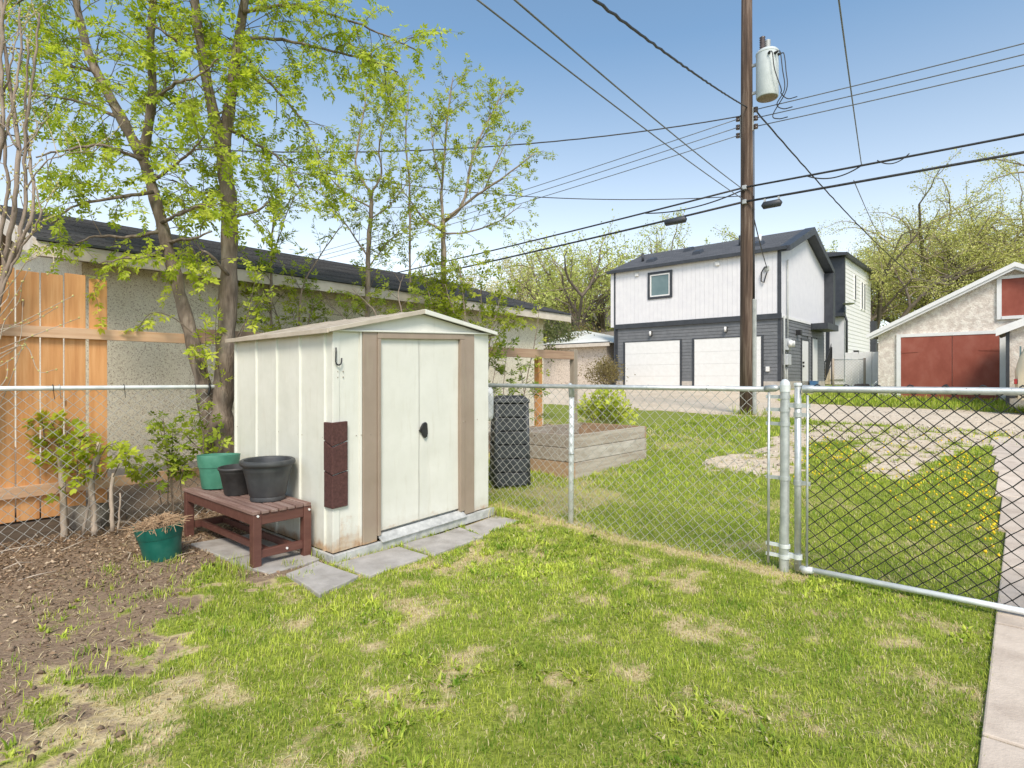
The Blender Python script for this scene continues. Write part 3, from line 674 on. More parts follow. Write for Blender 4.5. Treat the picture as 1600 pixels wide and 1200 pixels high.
MB().box(-.07, .02, dy1 - .16, dy1 - .002, dz0 - .1, dz1 + .11).build('door_frame', M['white_paint'], og)
MB().box(-.075, .02, dy1 - .002, dy0 + .002, dz1 + .004, dz1 + .11).build('door_frame', M['white_paint'], og)
sh = MB().box(-.04, .02, -4.42, -3.38, 3.28, 4.46).build('window_shutter', M['door_red'], og)
m = MB(); m.box(-.07, .02, -3.378, -3.26, 3.18, 4.56); m.box(-.07, .02, -4.54, -4.422, 3.18, 4.56); m.box(-.07, .02, -4.42, -3.38, 4.462, 4.56); m.box(-.09, .02, -4.42, -3.38, 3.18, 3.278)
m.build('window_frame', M['white_paint'], sh)

# nearer garage at the right edge, only its corner in view
p = P(1573, 600, 15.6); q_s, q_t = ST(p.x, p.y); q_s = float(q_s); q_t = float(q_t)
rg = bld('corner_garage', 'stucco garage corner with white sloping eave cut by the right edge', q_s, q_t, 0, 'garage')
W2 = 6.0; e2 = 2.62
m = MB(); m.add([(0,0,.3),(0,-W2,.3),(3,-W2,.3),(3,0,.3),(0,0,e2),(0,-W2,e2),(3,-W2,e2),(3,0,e2),(0,-W2/2,e2+1.3),(3,-W2/2,e2+1.3)],
                [(0,4,8,5,1),(2,6,9,7,3),(0,3,7,4),(1,5,6,2),(0,1,2,3)]); m.build('wall', M['old_stucco'], rg)
for sd in (0, 1):
    f_ = (lambda y: y) if sd == 0 else (lambda y: -W2 - y)
    e_ = .20; sp = 1.3 / (W2 / 2)
    pl = [(f_(e_), e2 - sp * e_ + .12), (f_(-W2/2), e2 + 1.42), (f_(-W2/2), e2 + 1.33), (f_(e_), e2 - sp * e_ + .02)]
    m = MB(); m.prism([(-.22, y_, z_) for y_, z_ in pl], (3.4, 0, 0)); m.build('roof', M['brownroof'], rg)
    pl = [(f_(e_ + .02), e2 - sp * e_ + .11), (f_(-W2/2), e2 + 1.41), (f_(-W2/2), e2 + 1.22), (f_(e_ + .02), e2 - sp * e_ - .10)]
    m = MB(); m.prism([(-.26, y_, z_) for y_, z_ in pl], (.04, 0, 0)); m.build('barge_board', M['white_paint'], rg)
MB().box(-.05, .0, -.06, .02, .3, e2).build('corner_trim', M['dark_trim'], rg)

# ------------------------------------------------------------------ hipped garage with the white tin roof, left of the suite
tg = bld('tin_roof_garage', 'low beige garage with white tin hip roof left of the charcoal garage', 22.6, 12.05, .75, 'garage')
TW = 7.2; TD = 6.5; te = 2.32; tp_ = 3.35
MB().box(0, TD, 0, TW, 0, te).build('wall', M['stucco_far'], tg)
m = MB(); o_ = .4
m.add([(-o_,-o_,te+.02),(TD+o_,-o_,te+.02),(TD+o_,TW+o_,te+.02),(-o_,TW+o_,te+.02),(TD/2,TD/2+.2,tp_),(TD/2,TW-TD/2+.3,tp_)],
      [(0,1,4),(1,2,5,4),(2,3,5),(3,0,4,5),(3,2,1,0)]); m.build('roof', M['tin'], tg)
MB().box(-o_-.02, -o_+.04, -o_, TW+o_, te-.16, te+.015).build('fascia', M['fascia'], tg)
MB().box(-o_-.03, -o_+.05, -o_-.01, TW+o_+.01, te+.022, te+.06).build('drip_edge', M['dark_trim'], tg)
dr = MB().box(-.04, .02, 4.3, 5.1, .1, 2.0).build('door', M['door_red'], tg)
for i in range(3): MB().box(-.06, -.035, 4.4, 5.0, .25 + i * .6, .25 + i * .6 + .42).build('door_panel', M['door_red'], dr, bevel=.01)
MB().box(-.05, .02, 4.1, 4.298, .0, 2.1).build('door_frame', M['white_paint'], tg)
# far roofs behind
bh = thing('far_bungalow', 'grey brown roofed bungalow glimpsed behind the tin-roofed garage', 'house', (5.2, 52, 1.0), ROT)
m = MB(); m.box(0, 7, -2, 9, 0, 5.0); m.build('wall', M['stucco_far'], bh)
m = MB(); m.add([(-.5,-2.5,5.0),(7.5,-2.5,5.0),(7.5,9.5,5.0),(-.5,9.5,5.0),(3.5,-2.5,7.0),(3.5,9.5,7.0)], [(0,4,5,3)[::-1],(1,2,5,4),(0,1,4),(3,5,2),(0,3,2,1)]); m.build('roof', M['brownroof'], bh)
MB().box(-.56, -.5, -2.5, 9.5, 4.85, 5.08).build('fascia', M['white_paint'], bh)
MB().box(2.4, 3.2, 1.0, 1.8, 5.8, 7.7).build('chimney', M['stucco_far'], bh)
bh2 = thing('grey_roof_shed', 'small grey-roofed outbuilding beside the white tin roof', 'shed', (6.6, 38, .9), ROT)
m = MB(); m.box(0, 4, -2, 4, 0, 2.7); m.build('wall', M['stucco_far'], bh2)
m = MB(); m.add([(-.4,-2.4,2.7),(4.4,-2.4,2.7),(4.4,4.4,2.7),(-.4,4.4,2.7),(2,-2.4,3.7),(2,4.4,3.7)], [(0,4,5,3)[::-1],(1,2,5,4),(0,1,4),(3,5,2),(0,3,2,1)]); m.build('roof', M['brownroof'], bh2)

# ================================================================== THE GARDEN SHED
shed = thing('garden_shed', 'cream steel garden shed with taupe door posts and low gable roof', 'shed', W(0, 0, 0), ROT)
SW, SD, SH, SP = 1.573, 1.60, 1.63, 1.785
def sp(name, m, mat, parent=None, bevel=0.0, smooth=False, kind=None): return m.build(name, M[mat], parent or shed, smooth, bevel, kind=kind)
sp('inner_wall', MB().box(.02, SW - .02, .035, SD - .02, .05, SH - .01), 'shed')
tr = [.0, .102, .456, .822, 1.182, 1.583]
for i in range(1, 5):
    a, b = tr[i], tr[i + 1]; m = MB()
    m.box(.0, .02, a + .016, b - .016, .052, SH - .012)
    m.box(-.012, .018, a + (b - a) * .5 - .0001, a + (b - a) * .5 + .0001, .09, .091)
    sp('wall_panel', m, 'shed')
for t_ in tr[1:]:
    sp('seam_rib', MB().hexa([(.002, t_ - .017, .052), (-.014, t_ - .011, .052), (-.014, t_ + .011, .052), (.002, t_ + .017, .052)],
                             [(.002, t_ - .017, SH - .014), (-.014, t_ - .011, SH - .014), (-.014, t_ + .011, SH - .014), (.002, t_ + .017, SH - .014)]), 'shed', bevel=.003)
sp('wall_panel', MB().box(.0, .02, .012, .085, .052, SH - .012), 'shed')
sp('corner_post', MB().box(-.004, .05, -.006, .012, .052, SH - .01), 'shed_front', bevel=.004)
sp('wall_panel', MB().box(.05, .232, .0, .03, .052, SH - .012), 'shed_foot')
sp('wall_panel', MB().box(1.381, SW, .0, .03, .052, SH - .012), 'shed_front')
sp('seam_rib', MB().box(.214, .234, -.012, .0, .052, SH - .012), 'shed_front', bevel=.003)
sp('seam_rib', MB().box(1.379, 1.396, -.012, .0, .052, SH - .012), 'shed_front', bevel=.003)
sp('wall_panel', MB().box(SW - .02, SW, .03, SD, .052, SH - .012), 'shed')
sp('wall_panel', MB().box(.0, SW - .02, SD - .012, SD, .052, SH - .012), 'shed')
# taupe door posts and header
for a, b, sg in ((.236, .358, 1), (1.255, 1.378, -1)):
    sp('door_post', MB().box(a, b, -.020, .03, .052, SH - .010), 'shed_taupe', bevel=.004)
sp('door_post', MB().box(.359, .387, -.032, .03, .09, SH - .065), 'shed_taupe', bevel=.004)
sp('door_post', MB().box(1.204, 1.254, -.030, .03, .09, SH - .065), 'shed_taupe', bevel=.004)
sp('door_header', MB().box(.359, 1.254, -.026, .03, SH - .064, SH - .012), 'shed_taupe', bevel=.004)
for a, b, lab in ((.389, .773, 'left'), (.777, 1.203, 'right')):
    nx_, nz_ = 14, 30; vs = []; fs = []
    for j in range(nz_ + 1):
        for i in range(nx_ + 1):
            x = a + (b - a) * i / nx_; z = .115 + (SH - .064 - .115) * j / nz_
            dent = .006 * math.exp(-((x - .87) ** 2 + (z - .55) ** 2) / .012) - .004 * math.exp(-((x - .80) ** 2) / .002 - ((z - .42) ** 2) / .05)
            vs.append((x, .004 + dent + .002 * math.sin(x * 9 + z * 4), z))
    for j in range(nz_):
        for i in range(nx_): q = j * (nx_ + 1) + i; fs.append((q, q + 1, q + nx_ + 2, q + nx_ + 1))
    door = sp('door', MB().add(vs, fs), 'shed_front', smooth=True)
    if lab == 'right':
        m = MB(); m.prism([(.777, .0, .852), (.80, .0, .885), (.83, .0, .898), (.845, .0, .88), (.85, .0, .80), (.842, .0, .775), (.82, .0, .765), (.80, .0, .79)], (0, -.022, 0))
        hd = sp('handle', m, 'black', door, .006)
        m = MB(); m.prism([(.765, -.004, .832), (.795, -.004, .86), (.80, -.004, .80)], (0, -.012, 0)); sp('latch_plate', m, 'black', hd)
# gable, roof
zt = SH - .014
m = MB(); m.prism([(.0, .0, zt), (SW, .0, zt), (SW / 2, .0, SP - .012)], (0, .02, 0)); sp('gable_panel', m, 'shed_front')
m = MB(); m.box(-.004, SW + .004, -.034, -.001, zt - .002, zt + .012); sp('gable_flange', m, 'shed_front', bevel=.003)
for sd in (0, 1):
    f_ = (lambda x: x) if sd == 0 else (lambda x: SW - x)
    e_ = -.055; rs = (SP - SH) / (SW / 2)
    zf = lambda x: SH + rs * x
    pl = [(f_(e_), zf(e_) + .012), (f_(SW / 2), SP + .012), (f_(SW / 2), SP), (f_(e_), zf(e_))]
    m = MB(); m.prism([(x_, -.045, z_) for x_, z_ in pl], (0, SD + .10, 0)); rfp = sp('roof_panel', m, 'shed_roof')
    for q in range(1, 6):
        tq = -.045 + (SD + .10) * q / 6; m = MB()
        m.prism([(f_(e_), tq - .012, zf(e_) + .0125), (f_(SW / 2), tq - .012, SP + .0125), (f_(SW / 2), tq - .012, SP + .018), (f_(e_), tq - .012, zf(e_) + .018)], (0, .024, 0)); sp('roof_rib', m, 'shed_roof', rfp)
    pl = [(f_(e_ - .004), zf(e_) + .018), (f_(SW / 2), SP + .020), (f_(SW / 2), SP - .018), (f_(e_ - .004), zf(e_) - .012)]
    m = MB(); m.prism([(x_, -.062, z_) for x_, z_ in pl], (0, .017, 0)); sp('roof_trim', m, 'shed_front' if sd else 'shed_roof', bevel=.003)
    m = MB(); xx = f_(e_); m.box(min(xx, xx - .012 if sd == 0 else xx + .012), max(xx, xx - .012 if sd == 0 else xx + .012), -.045, SD + .055, zf(e_) - .018, zf(e_) + .016); sp('eave_trim', m, 'shed_roof', bevel=.003)
# galvanised floor frame and sill
m = MB(); m.box(-.03, SW + .03, -.055, -.035, -.02, .052); sp('base_channel', m, 'shed_base', bevel=.004)
m = MB(); m.box(-.03, -.008, -.034, SD + .03, -.02, .052); sp('base_channel', m, 'shed_base', bevel=.004)
m = MB(); m.box(-.008, SW + .03, -.034, .0, -.02, .045); sp('base_channel', m, 'shed_base', bevel=.004)
m = MB(); m.hexa([(.37, -.072, .045), (1.24, -.072, .045), (1.24, -.03, .06), (.37, -.03, .06)], [(.37, -.075, .052), (1.24, -.075, .052), (1.24, -.0, .10), (.37, -.0, .10)]); sp('door_sill', m, 'shed_base', bevel=.003)
m = MB()
for t_ in tr[1:]:
    for d_ in (-.03, .03): m.tube([(.002, t_ + d_, .86), (-.003, t_ + d_, .86)], .004, 6)
for x_, y_ in ((.19, .0), (.224, -.012), (.30, -.02), (.372, -.032), (1.23, -.03), (1.27, -.02), (1.43, .0)): m.tube([(x_, y_ + .002, .86), (x_, y_ - .004, .86)], .004, 6)
for x_, z_ in ((.035, 1.33), (.035, 1.29), (.08, 1.33), (.08, 1.29)): m.tube([(x_, .0, z_), (x_, -.009, z_)], .004, 6)
sp('screw', m, 'post_old', kind='stuff')
# J hook by the corner
m = MB(); hk = [(.012, -.022, 1.50)] + [(.012, -.022, 1.47), (.010, -.022, 1.40)]
hk += [(.010 + .022 * (1 - math.cos(a)), -.024, 1.40 - .024 * math.sin(a)) for a in (.6, 1.2, 1.8, 2.4, 3.0)] + [(.056, -.024, 1.425)]
m.tube(hk, .0055, 8); sp('hook', m, 'black', smooth=True)
# brown rubber guard folded round the corner: three slanting blocks
gd = thing('corner_guard', None, None); gd.parent = shed
for za, zb, sl_ in ((.37, .60, .0), (.607, .80, .045), (.807, .975, .012)):
    m = MB(); w_ = .105; bz = random.uniform(-.004, .004)
    s0 = {.37: (0, .018), .607: (.018, .03), .807: (.03, .0)}[za]
    lo = [(-.022, -.028, za), (w_, -.028, za + s0[0]), (w_, -.008, za + s0[0]), (-.006, -.008, za)]
    hi = [(-.022, -.028, zb), (w_, -.028, zb + s0[1]), (w_, -.008, zb + s0[1]), (-.006, -.008, zb)]
    m.hexa(lo, hi)
    lo = [(-.022, -.0279, za), (-.006, -.0279, za), (-.006, .085, za + s0[0] * 1.4), (-.022, .085, za + s0[0] * 1.4)]
    hi = [(-.022, -.0279, zb), (-.006, -.0279, zb), (-.006, .085, zb + s0[1] * 1.4), (-.022, .085, zb + s0[1] * 1.4)]
    m.hexa(lo, hi); m.build('guard_block', M['rubber'], gd, bevel=.006, loc=(bz, bz, 0))
for o in [c for c in shed.children_recursive if c.type == 'MESH']:      # the shed stands on ground that climbs to the right
    for v in o.data.vertices: v.co.z += .042 * v.co.x

# ================================================================== BENCH AND POTS
bench = thing('slatted_bench', 'low brown wooden bench with worn slats against the shed side', 'bench', W(-.26, .825, 0), ROT)
bw, bl, bt = .21, .625, .392
lw = .058
for sx in (-1, 1):
    for sy in (-1, 1):
        x0, x1 = sorted((sx * bw, sx * (bw - lw))); y0, y1 = sorted((sy * bl, sy * (bl - lw)))
        MB().box(x0, x1, y0, y1, -.04, bt - .022).build('leg', M['bench'], bench, bevel=.004)
for sx in (-1, 1):
    x0, x1 = sorted((sx * (bw - .006), sx * (bw - .032))); MB().box(x0, x1, -bl + lw + .001, bl - lw - .001, bt - .095, bt - .022).build('apron', M['bench'], bench, bevel=.003)
    x0, x1 = sorted((sx * .07, sx * .10)); MB().box(x0, x1, -bl + .05, bl - .05, .075, .12).build('stretcher', M['bench'], bench, bevel=.003)
for sy in (-1, 1):
    y0, y1 = sorted((sy * (bl - .006), sy * (bl - .032))); MB().box(-bw + lw + .001, bw - lw - .001, y0, y1, bt - .095, bt - .022).build('apron', M['bench'], bench, bevel=.003)
    y0, y1 = sorted((sy * (bl - .012), sy * (bl - .048))); MB().box(-bw + lw + .001, bw - lw - .001, y0, y1, .07, .125).build('stretcher', M['bench'], bench, bevel=.003)
ns = 7
for i in range(ns):
    x0 = -bw - .004 + i * (2 * bw + .008) / ns
    MB().box(x0, x0 + (2 * bw + .008) / ns - .010, -bl - .005, bl + .005, bt - .022 + .001, bt + random.uniform(-.002, .002)).build('slat', M['bench_top'], bench, bevel=.003)
m = MB()
for x_, y_, z_ in ((-bw + .03, -bl, .36), (bw - .02, -bl, .345), (.03, -bl + .012, .10)): m.tube([(x_, y_, z_), (x_, y_ - .008, z_)], .008, 8)
m.build('bolt_cap', M['white_paint'], bench)

def pot(name, label, loc, prof, mat, rz=0.0, tilt=(0, 0), soil=None, soil_r=0, wob=None):
    p = thing(name, label, 'plant pot', loc, rz, None); p.rotation_euler = (tilt[0], tilt[1], rz)
    m = MB(); m.lathe(prof, 48, (0,0,0), wob); m.v = m.v; m.f = m.f[:-1]
    m.build('pot_body', M[mat], p, 'auto')
    if soil is not None:
        m = MB(); nr, na = 5, 24; vs = [(0, 0, soil + .01)]; fs = []
        for r_ in range(1, nr + 1):
            for a_ in range(na):
                an = 2 * math.pi * a_ / na; rr = soil_r * r_ / nr; vs.append((rr * math.cos(an), rr * math.sin(an), soil + random.uniform(-.008, .008)))
        for a_ in range(na): fs.append((0, 1 + a_, 1 + (a_ + 1) % na))
        for r_ in range(nr - 1):
            for a_ in range(na): q = 1 + r_ * na; fs.append((q + a_, q + na + a_, q + na + (a_ + 1) % na, q + (a_ + 1) % na))
        m.add(vs, fs); m.build('soil', M['soil'], p)
    return p
zt = bt + .003
big = [(.118,0),(.122,.012),(.119,.03),(.128,.045),(.150,.16),(.164,.215),(.166,.218),(.168,.25),(.180,.253),(.190,.262),(.194,.275),(.190,.290),(.178,.297),(.164,.292),(.158,.275),(.150,.16),(.115,.03)]
def grooves(a, z): return 1 + (.012 * (abs(math.sin(a * 4)) - .5) if z < .05 else 0)
pot('plant_pot', 'large charcoal pot with thick rolled rim on the bench near the shed corner', W(-.215, .53, zt), big, 'pot_black', .3, (0, 0), .10, .125, grooves)
small = [(.088,0),(.092,.008),(.118,.165),(.121,.168),(.124,.19),(.130,.192),(.134,.203),(.130,.212),(.124,.211),(.117,.17),(.085,.02)]
pot('plant_pot', 'small black nursery pot between the green and charcoal pots on the bench', W(-.275, .905, zt), small, 'pot_black2', .1, (R(1.5), R(-1)), .145, .105)
grn = [(.118,0),(.122,.008),(.142,.165),(.149,.168),(.151,.176),(.161,.262),(.161,.268),(.156,.268),(.146,.175),(.115,.02)]
pot('plant_pot', 'faded green pot at the far end of the bench', W(-.27, 1.28, zt), grn, 'pot_green', .5, (R(-3), R(1)), .12, .125)
tl = [(.112,0),(.116,.006),(.133,.15),(.141,.153),(.144,.16),(.155,.222),(.155,.228),(.150,.228),(.139,.155),(.11,.02)]
gp = pot('plant_pot', 'teal green pot of dead roots standing on the bare earth', Wg(-.775, .95, .0), tl, 'pot_teal', .2, (R(4), R(-5)), .20, .145)
gp.scale = (1, 1, 1.14)
# matted dead roots on top of it
rs = np.random.RandomState(4); m = MB()
for i in range(360):
    a = rs.rand() * 6.28; r_ = .142 * math.sqrt(rs.rand()); b = rs.rand() * 6.28; ln = .03 + rs.rand() * .08
    x, y = r_ * math.cos(a), r_ * math.sin(a); z = .212 + .040 * (1 - (r_ / .142) ** 2) * (.4 + rs.rand()); dz = rs.uniform(-.03, .03)
    if i % 4 == 0 and r_ > .10 and math.cos(a - 2.7) > .35: dz = -.09; ln += .03
    m.tube([(x, y, z), (x + ln * .5 * math.cos(b), y + ln * .5 * math.sin(b), z + .012), (x + ln * math.cos(b), y + ln * math.sin(b), z + dz)], .0022, 3, False)
m.build('dead_roots', surf('dead roots', [(.20,.12,.065),(.36,.24,.14),(.48,.35,.22)], 25, .95), gp, kind='stuff')

# ================================================================== CHAIN LINK FENCE AND GATE
def chain(name, mat, parent, length, z0f, z1, pitch, rise, r, seed=1):
    """woven zigzag wires in the local x-z plane; neighbours hook at every second knuckle"""
    cols = int(length / (pitch / 2)); rows = int(round((z1 - .0) / (rise / 2))); rs = np.random.RandomState(seed)
    J = np.arange(rows + 1); V = []; Fs = []; base = 0
    wx = (rs.rand(cols + 3, rows + 1) - .5) * pitch * .10; wz = (rs.rand(cols + 3, rows + 1) - .5) * rise * .06
    ring = np.array([(1, 0), (0, 1), (-1, 0), (0, -1)]) * r
    for c in range(cols):
        side = (J + c) % 2
        x = (c + side) * pitch / 2 + wx[c + side, J]
        zb = z0f(c * pitch / 2); z = zb + (z1 - zb) * J / rows + wz[c + side, J]
        y = np.where(side == 0, -1.1, 1.1) * r + .01 * np.sin(x * 2.1 + z * 2)
        pts = np.stack([x, y, z], 1)
        vv = (pts[:, None, :] + np.stack([ring[:, 0], ring[:, 1], 0 * ring[:, 0]], 1)[None]).reshape(-1, 3)
        V.append(vv)
        b = base + np.arange(rows)[:, None] * 4; k4 = np.arange(4)[None, :]
        Fs.append(np.stack([b + k4, b + (k4 + 1) % 4, b + 4 + (k4 + 1) % 4, b + 4 + k4], 2).reshape(-1, 4)); base += len(vv)
    me = arrmesh(name, np.concatenate(V), np.concatenate(Fs)); return obj(name, me, M[mat], parent, kind='stuff')
RAIL = 1.212
# run along the neighbour's side
p0 = Wg(-3.2, 1.98); lf = thing('chain_link_fence', 'chain link fence run in front of the cedar boards and stucco wall', 'fence', (p0.x, p0.y, 0), ROT)
Ln = 5.07
m = MB(); m.tube([(0, 0, RAIL), (2.2, 0, RAIL - .004), (4.0, 0, RAIL - .006), (Ln, 0, RAIL)], .0185, 12); m.build('top_rail', M['galv_white'], lf, True)
def gl(x): q = W(-3.2 + x, 1.98); return float(terr(q.x, q.y)) - .01
chain('wire_mesh', 'wire', lf, Ln, gl, RAIL - .01, .088, .083, .003, 2)
for x_ in (.1, Ln):
    m = MB(); m.tube([(x_, .03, -.3), (x_, .03, RAIL + .02)], .026, 12); pst = m.build('post', M['galv'], lf, True)
for x_ in (1.98, 2.02, 2.45, 3.0): 
    m = MB(); m.tube([(x_, .002 + .024 * math.cos(a), RAIL + .024 * math.sin(a)) for a in np.linspace(-1.7, 3.6, 9)] + [(x_ + .01, -.006, RAIL - .09)], .0025, 5); m.build('tie_wire', M['cable' if x_ != 2.02 else 'galv'], lf, True)
# a scrap of dark cord knotted on the rail
m = MB(); m.tube([(3.115, -.03, RAIL + .03), (3.118, -.032, RAIL - .02), (3.11, -.028, RAIL - .06), (3.10, -.03, RAIL - .09)], [.006, .012, .010, .004], 6); m.build('cord_scrap', M['black'], lf, True)

# run along the lane
TA, TB = 1.98, -2.44
p0 = W(1.875, TA); bf = thing('chain_link_fence', 'chain link fence run between the shed and the gate post', 'fence', (p0.x, p0.y, 0), ROT - math.pi / 2)
Ln = TA - TB          # local x now points along -v
m = MB(); m.tube([(0, 0, RAIL), (1.6, 0, RAIL + .006), (TA + .69, 0, RAIL + .002), (Ln - .09, 0, RAIL - .002)], .0185, 12); m.build('top_rail', M['galv'], bf, True)
def gr_(x): q = W(1.875, TA - x); return float(terr(q.x, q.y)) + .0
chain('wire_mesh', 'wire', bf, Ln - .11, gr_, RAIL - .01, .088, .083, .0028, 3)
xp = TA + .686
m = MB(); m.tube([(xp - .012, .035, -.2), (xp - .006, .035, .6), (xp, .033, RAIL - .03)], .0225, 14); ps = m.build('post', M['galv_white'], bf, True)
m = MB(); m.tube([(xp, .033, RAIL - .09), (xp, .03, RAIL - .02), (xp, .01, RAIL + .012), (xp, .004, RAIL + .03)], [.025, .026, .023, .010], 14); m.build('post_cap', M['galv'], ps, True)
m = MB(); m.tube([(xp - .006, .035, .62), (xp - .006, .035, .635)], .025, 14); m.build('tie_band', M['galv'], ps, True)
m = MB(); m.tube([(Ln, 0, -.3), (Ln, 0, .28), (Ln + .003, 0, .32), (Ln + .006, 0, 1.20)], [.0305, .0305, .029, .029], 18); gp_ = m.build('gate_post', M['galv'], bf, 'auto')
m = MB(); m.lathe([(.033, 0), (.034, .045), (.031, .047), (.029, .062), (.018, .078), (.005, .084)], 20, (Ln + .006, 0, 1.195)); m.build('post_cap', M['galv_white'], gp_, 'auto')
m = MB(); m.tube([(Ln - .10, -.004, .04), (Ln - .095, -.004, 1.19)], .009, 8); m.build('tension_bar', M['galv'], bf, True)
m = MB(); m.tube([(Ln - .12, 0, RAIL), (Ln - .055, 0, RAIL + .006), (Ln - .03, 0, RAIL + .008)], [.023, .024, .012], 12); m.build('rail_end', M['galv'], bf, True)
for z_ in (.10, .17, .62, .98, 1.075, 1.16):
    m = MB(); m.tube([(Ln + .004, 0, z_ - .012), (Ln + .004, 0, z_ + .012)], .0345, 18); m.box(Ln - .115, Ln - .027, -.007, .007, z_ - .011, z_ + .011); m.build('tension_band', M['galv' if z_ > .5 else 'galv_white'], gp_, 'auto')
for x_ in (2.15, 3.0, 3.42, 3.9):
    m = MB(); m.tube([(x_, .022 * math.cos(a), RAIL + .022 * math.sin(a)) for a in np.linspace(-1.7, 3.6, 9)], .0025, 5); m.build('tie_wire', M['galv'], bf, True)

# gate, hung in the same line
p0 = W(1.875, TB - .085); gt = thing('wire_gate', 'galvanised pipe gate filled with black chain link mesh', 'gate', (p0.x, p0.y, 0), ROT - math.pi / 2)
GW = 1.75; gt_z = 1.214; gb = .045
m = MB(); m.tube([(0, 0, gb - .015), (0, 0, 1.235)], .0205, 16); gs_ = m.build('gate_stile', M['galv'], gt, True)
m = MB(); m.lathe([(.024, 0), (.025, .014), (.023, .018), (.008, .020)], 16, (0, 0, 1.235)); m.build('stile_cap', M['galv_white'], gs_, 'auto')
m = MB(); m.tube([(GW, 0, gb), (GW, 0, 1.24)], .0205, 16); m.build('gate_stile', M['galv'], gt, True)
m = MB(); m.tube([(.03, 0, gt_z), (.09, 0, gt_z), (.10, 0, gt_z), (GW, 0, gt_z - .002)], [.026, .026, .021, .021], 16); m.build('gate_rail', M['galv'], gt, 'auto')
m = MB(); m.tube([(.0, 0, gb), (GW, 0, gb + .012)], .0175, 16); m.build('gate_rail', M['galv_white'], gt, True)
m = MB(); m.tube([(.028, 0, gb - .01), (.09, 0, gb)], [.027, .020], 14); m.build('rail_joint', M['galv_white'], gt, True)
chain('wire_mesh', 'wire_black', gt, GW - .05, lambda x: gb + .01, gt_z + .012, .096, .090, .0042, 5).location = (.05, 0, 0)
m = MB(); m.tube([(.055, -.004, gb + .01), (.06, -.004, gt_z - .04)], .008, 8); m.build('tension_bar', M['galv'], gt, True)
for z_ in (1.105, .60, 1.045):
    m = MB(); m.tube([(0, 0, z_ - .016), (0, 0, z_ + .016)], .026, 16)
    if z_ > 1.1: m.box(-.055, -.02, -.014, .014, z_ - .014, z_ + .014)
    m.box(.02, .075, -.008, .008, z_ - .012, z_ + .012); m.build('hinge_band', M['galv'], gt, 'auto')
m = MB(); m.tube([(0, 0, .10), (0, 0, .13)], .027, 16); m.box(-.06, -.02, -.014, .014, .10, .13); m.build('hinge_band', M['galv_white'], gt, 'auto')
m = MB()
for x_ in np.arange(.10, GW, .165):
    m.tube([(x_, .0, gt_z + .020), (x_ + .012, .006, gt_z + .030), (x_ + .03, .012, gt_z + .022)], .0045, 5)
m.build('knuckle_end', M['wire_black'], gt, kind='stuff')
m = MB(); m.tube([(.42, .03 * math.cos(a), gt_z + .03 * math.sin(a)) for a in np.linspace(-1.6, 2.2, 9)] + [(.445, -.02, gt_z + .05)], .002, 5); m.build('tie_wire', M['galv'], gt, True)

# ================================================================== CEDAR FENCE BEING BUILT
p0 = W(-3.0, 2.32); cf = thing('cedar_fence', 'half boarded fence of new orange cedar with its rails running on bare', 'fence', (p0.x, p0.y, 0), ROT)
x = .0; i = 0; bwid = .142
edges = []
xe = -.785 + 3.0
while xe > .05:
    edges.append(xe); xe -= bwid + .0115
for i, xe in enumerate(edges):
    ztop = 2.15 + .012 * math.sin(i * 1.9) - (.012 if i == 0 else 0)
    m = MB(); w_ = bwid if i else .128
    m.hexa([(xe - w_, .0, .15), (xe, .0, .15), (xe, .019, .15), (xe - w_, .019, .15)], [(xe - w_ - .002, .0, ztop), (xe - .002, .0, ztop - .004), (xe - .002, .019, ztop - .004), (xe - w_ - .002, .019, ztop)])
    m.build('board', M['cedar'], cf, bevel=.002)
MB().box(0, 2.87, -.040, -.001, 1.615, 1.705).build('rail', M['cedar_rail'], cf, bevel=.003)
MB().box(2.872, 9.12, -.040, -.001, 1.62, 1.76).build('rail', M['rail_old'], cf, bevel=.003)
MB().box(0, 3.6, -.040, -.001, .34, .43).build('rail', M['cedar_rail'], cf, bevel=.003)
MB().box(9.10, 9.20, -.05, .05, .1, 1.80).build('post', M['post_old'], cf, bevel=.006)
MB().box(8.17, 8.27, .005, .10, .1, 1.62).build('post', M['cedar'], cf, bevel=.004)
MB().box(4.6, 4.69, .005, .09, .0, 1.62).build('post', M['post_old'], cf, bevel=.004)
MB().box(-.1, 2.35, -.02, .05, -.1, .13).build('kick_board', M['sleeper'], cf, bevel=.006)

# ================================================================== COMPOST BIN, PLANTER BED, RUBBLE
q = W(2.42, .50); z_ = float(terr(q.x, q.y)) + .02
cb = thing('compost_bin', 'dark ribbed plastic compost bin behind the fence beside the shed', 'compost bin', (q.x, q.y, z_ - .01), R(9))
nh = 6; hh = .86
for i in range(nh):
    za = hh * i / nh; zb = hh * (i + 1) / nh - .012
    ra = .188 - .022 * za / hh; rb = .188 - .022 * zb / hh
    for a_ in range(4):
        an = a_ * math.pi / 2; ca, sa_ = math.cos(an), math.sin(an)
        def rt(x, y, z): return (x * ca - y * sa_, x * sa_ + y * ca, z)
        m = MB(); m.hexa([rt(-ra + .012, -ra, za), rt(ra - .012, -ra, za), rt(ra - .012, -ra + .02, za), rt(-ra + .012, -ra + .02, za)],
                         [rt(-rb + .012, -rb - .012, zb), rt(rb - .012, -rb - .012, zb), rt(rb - .012, -rb + .02, zb), rt(-rb + .012, -rb + .02, zb)])
        m.build('side_panel', M['compost'], cb, bevel=.006)
for sx in (-1, 1):
    for sy in (-1, 1): MB().tube([(sx * .176, sy * .176, 0), (sx * .157, sy * .157, hh)], .022, 8).build('corner_post', M['compost'], cb, True)
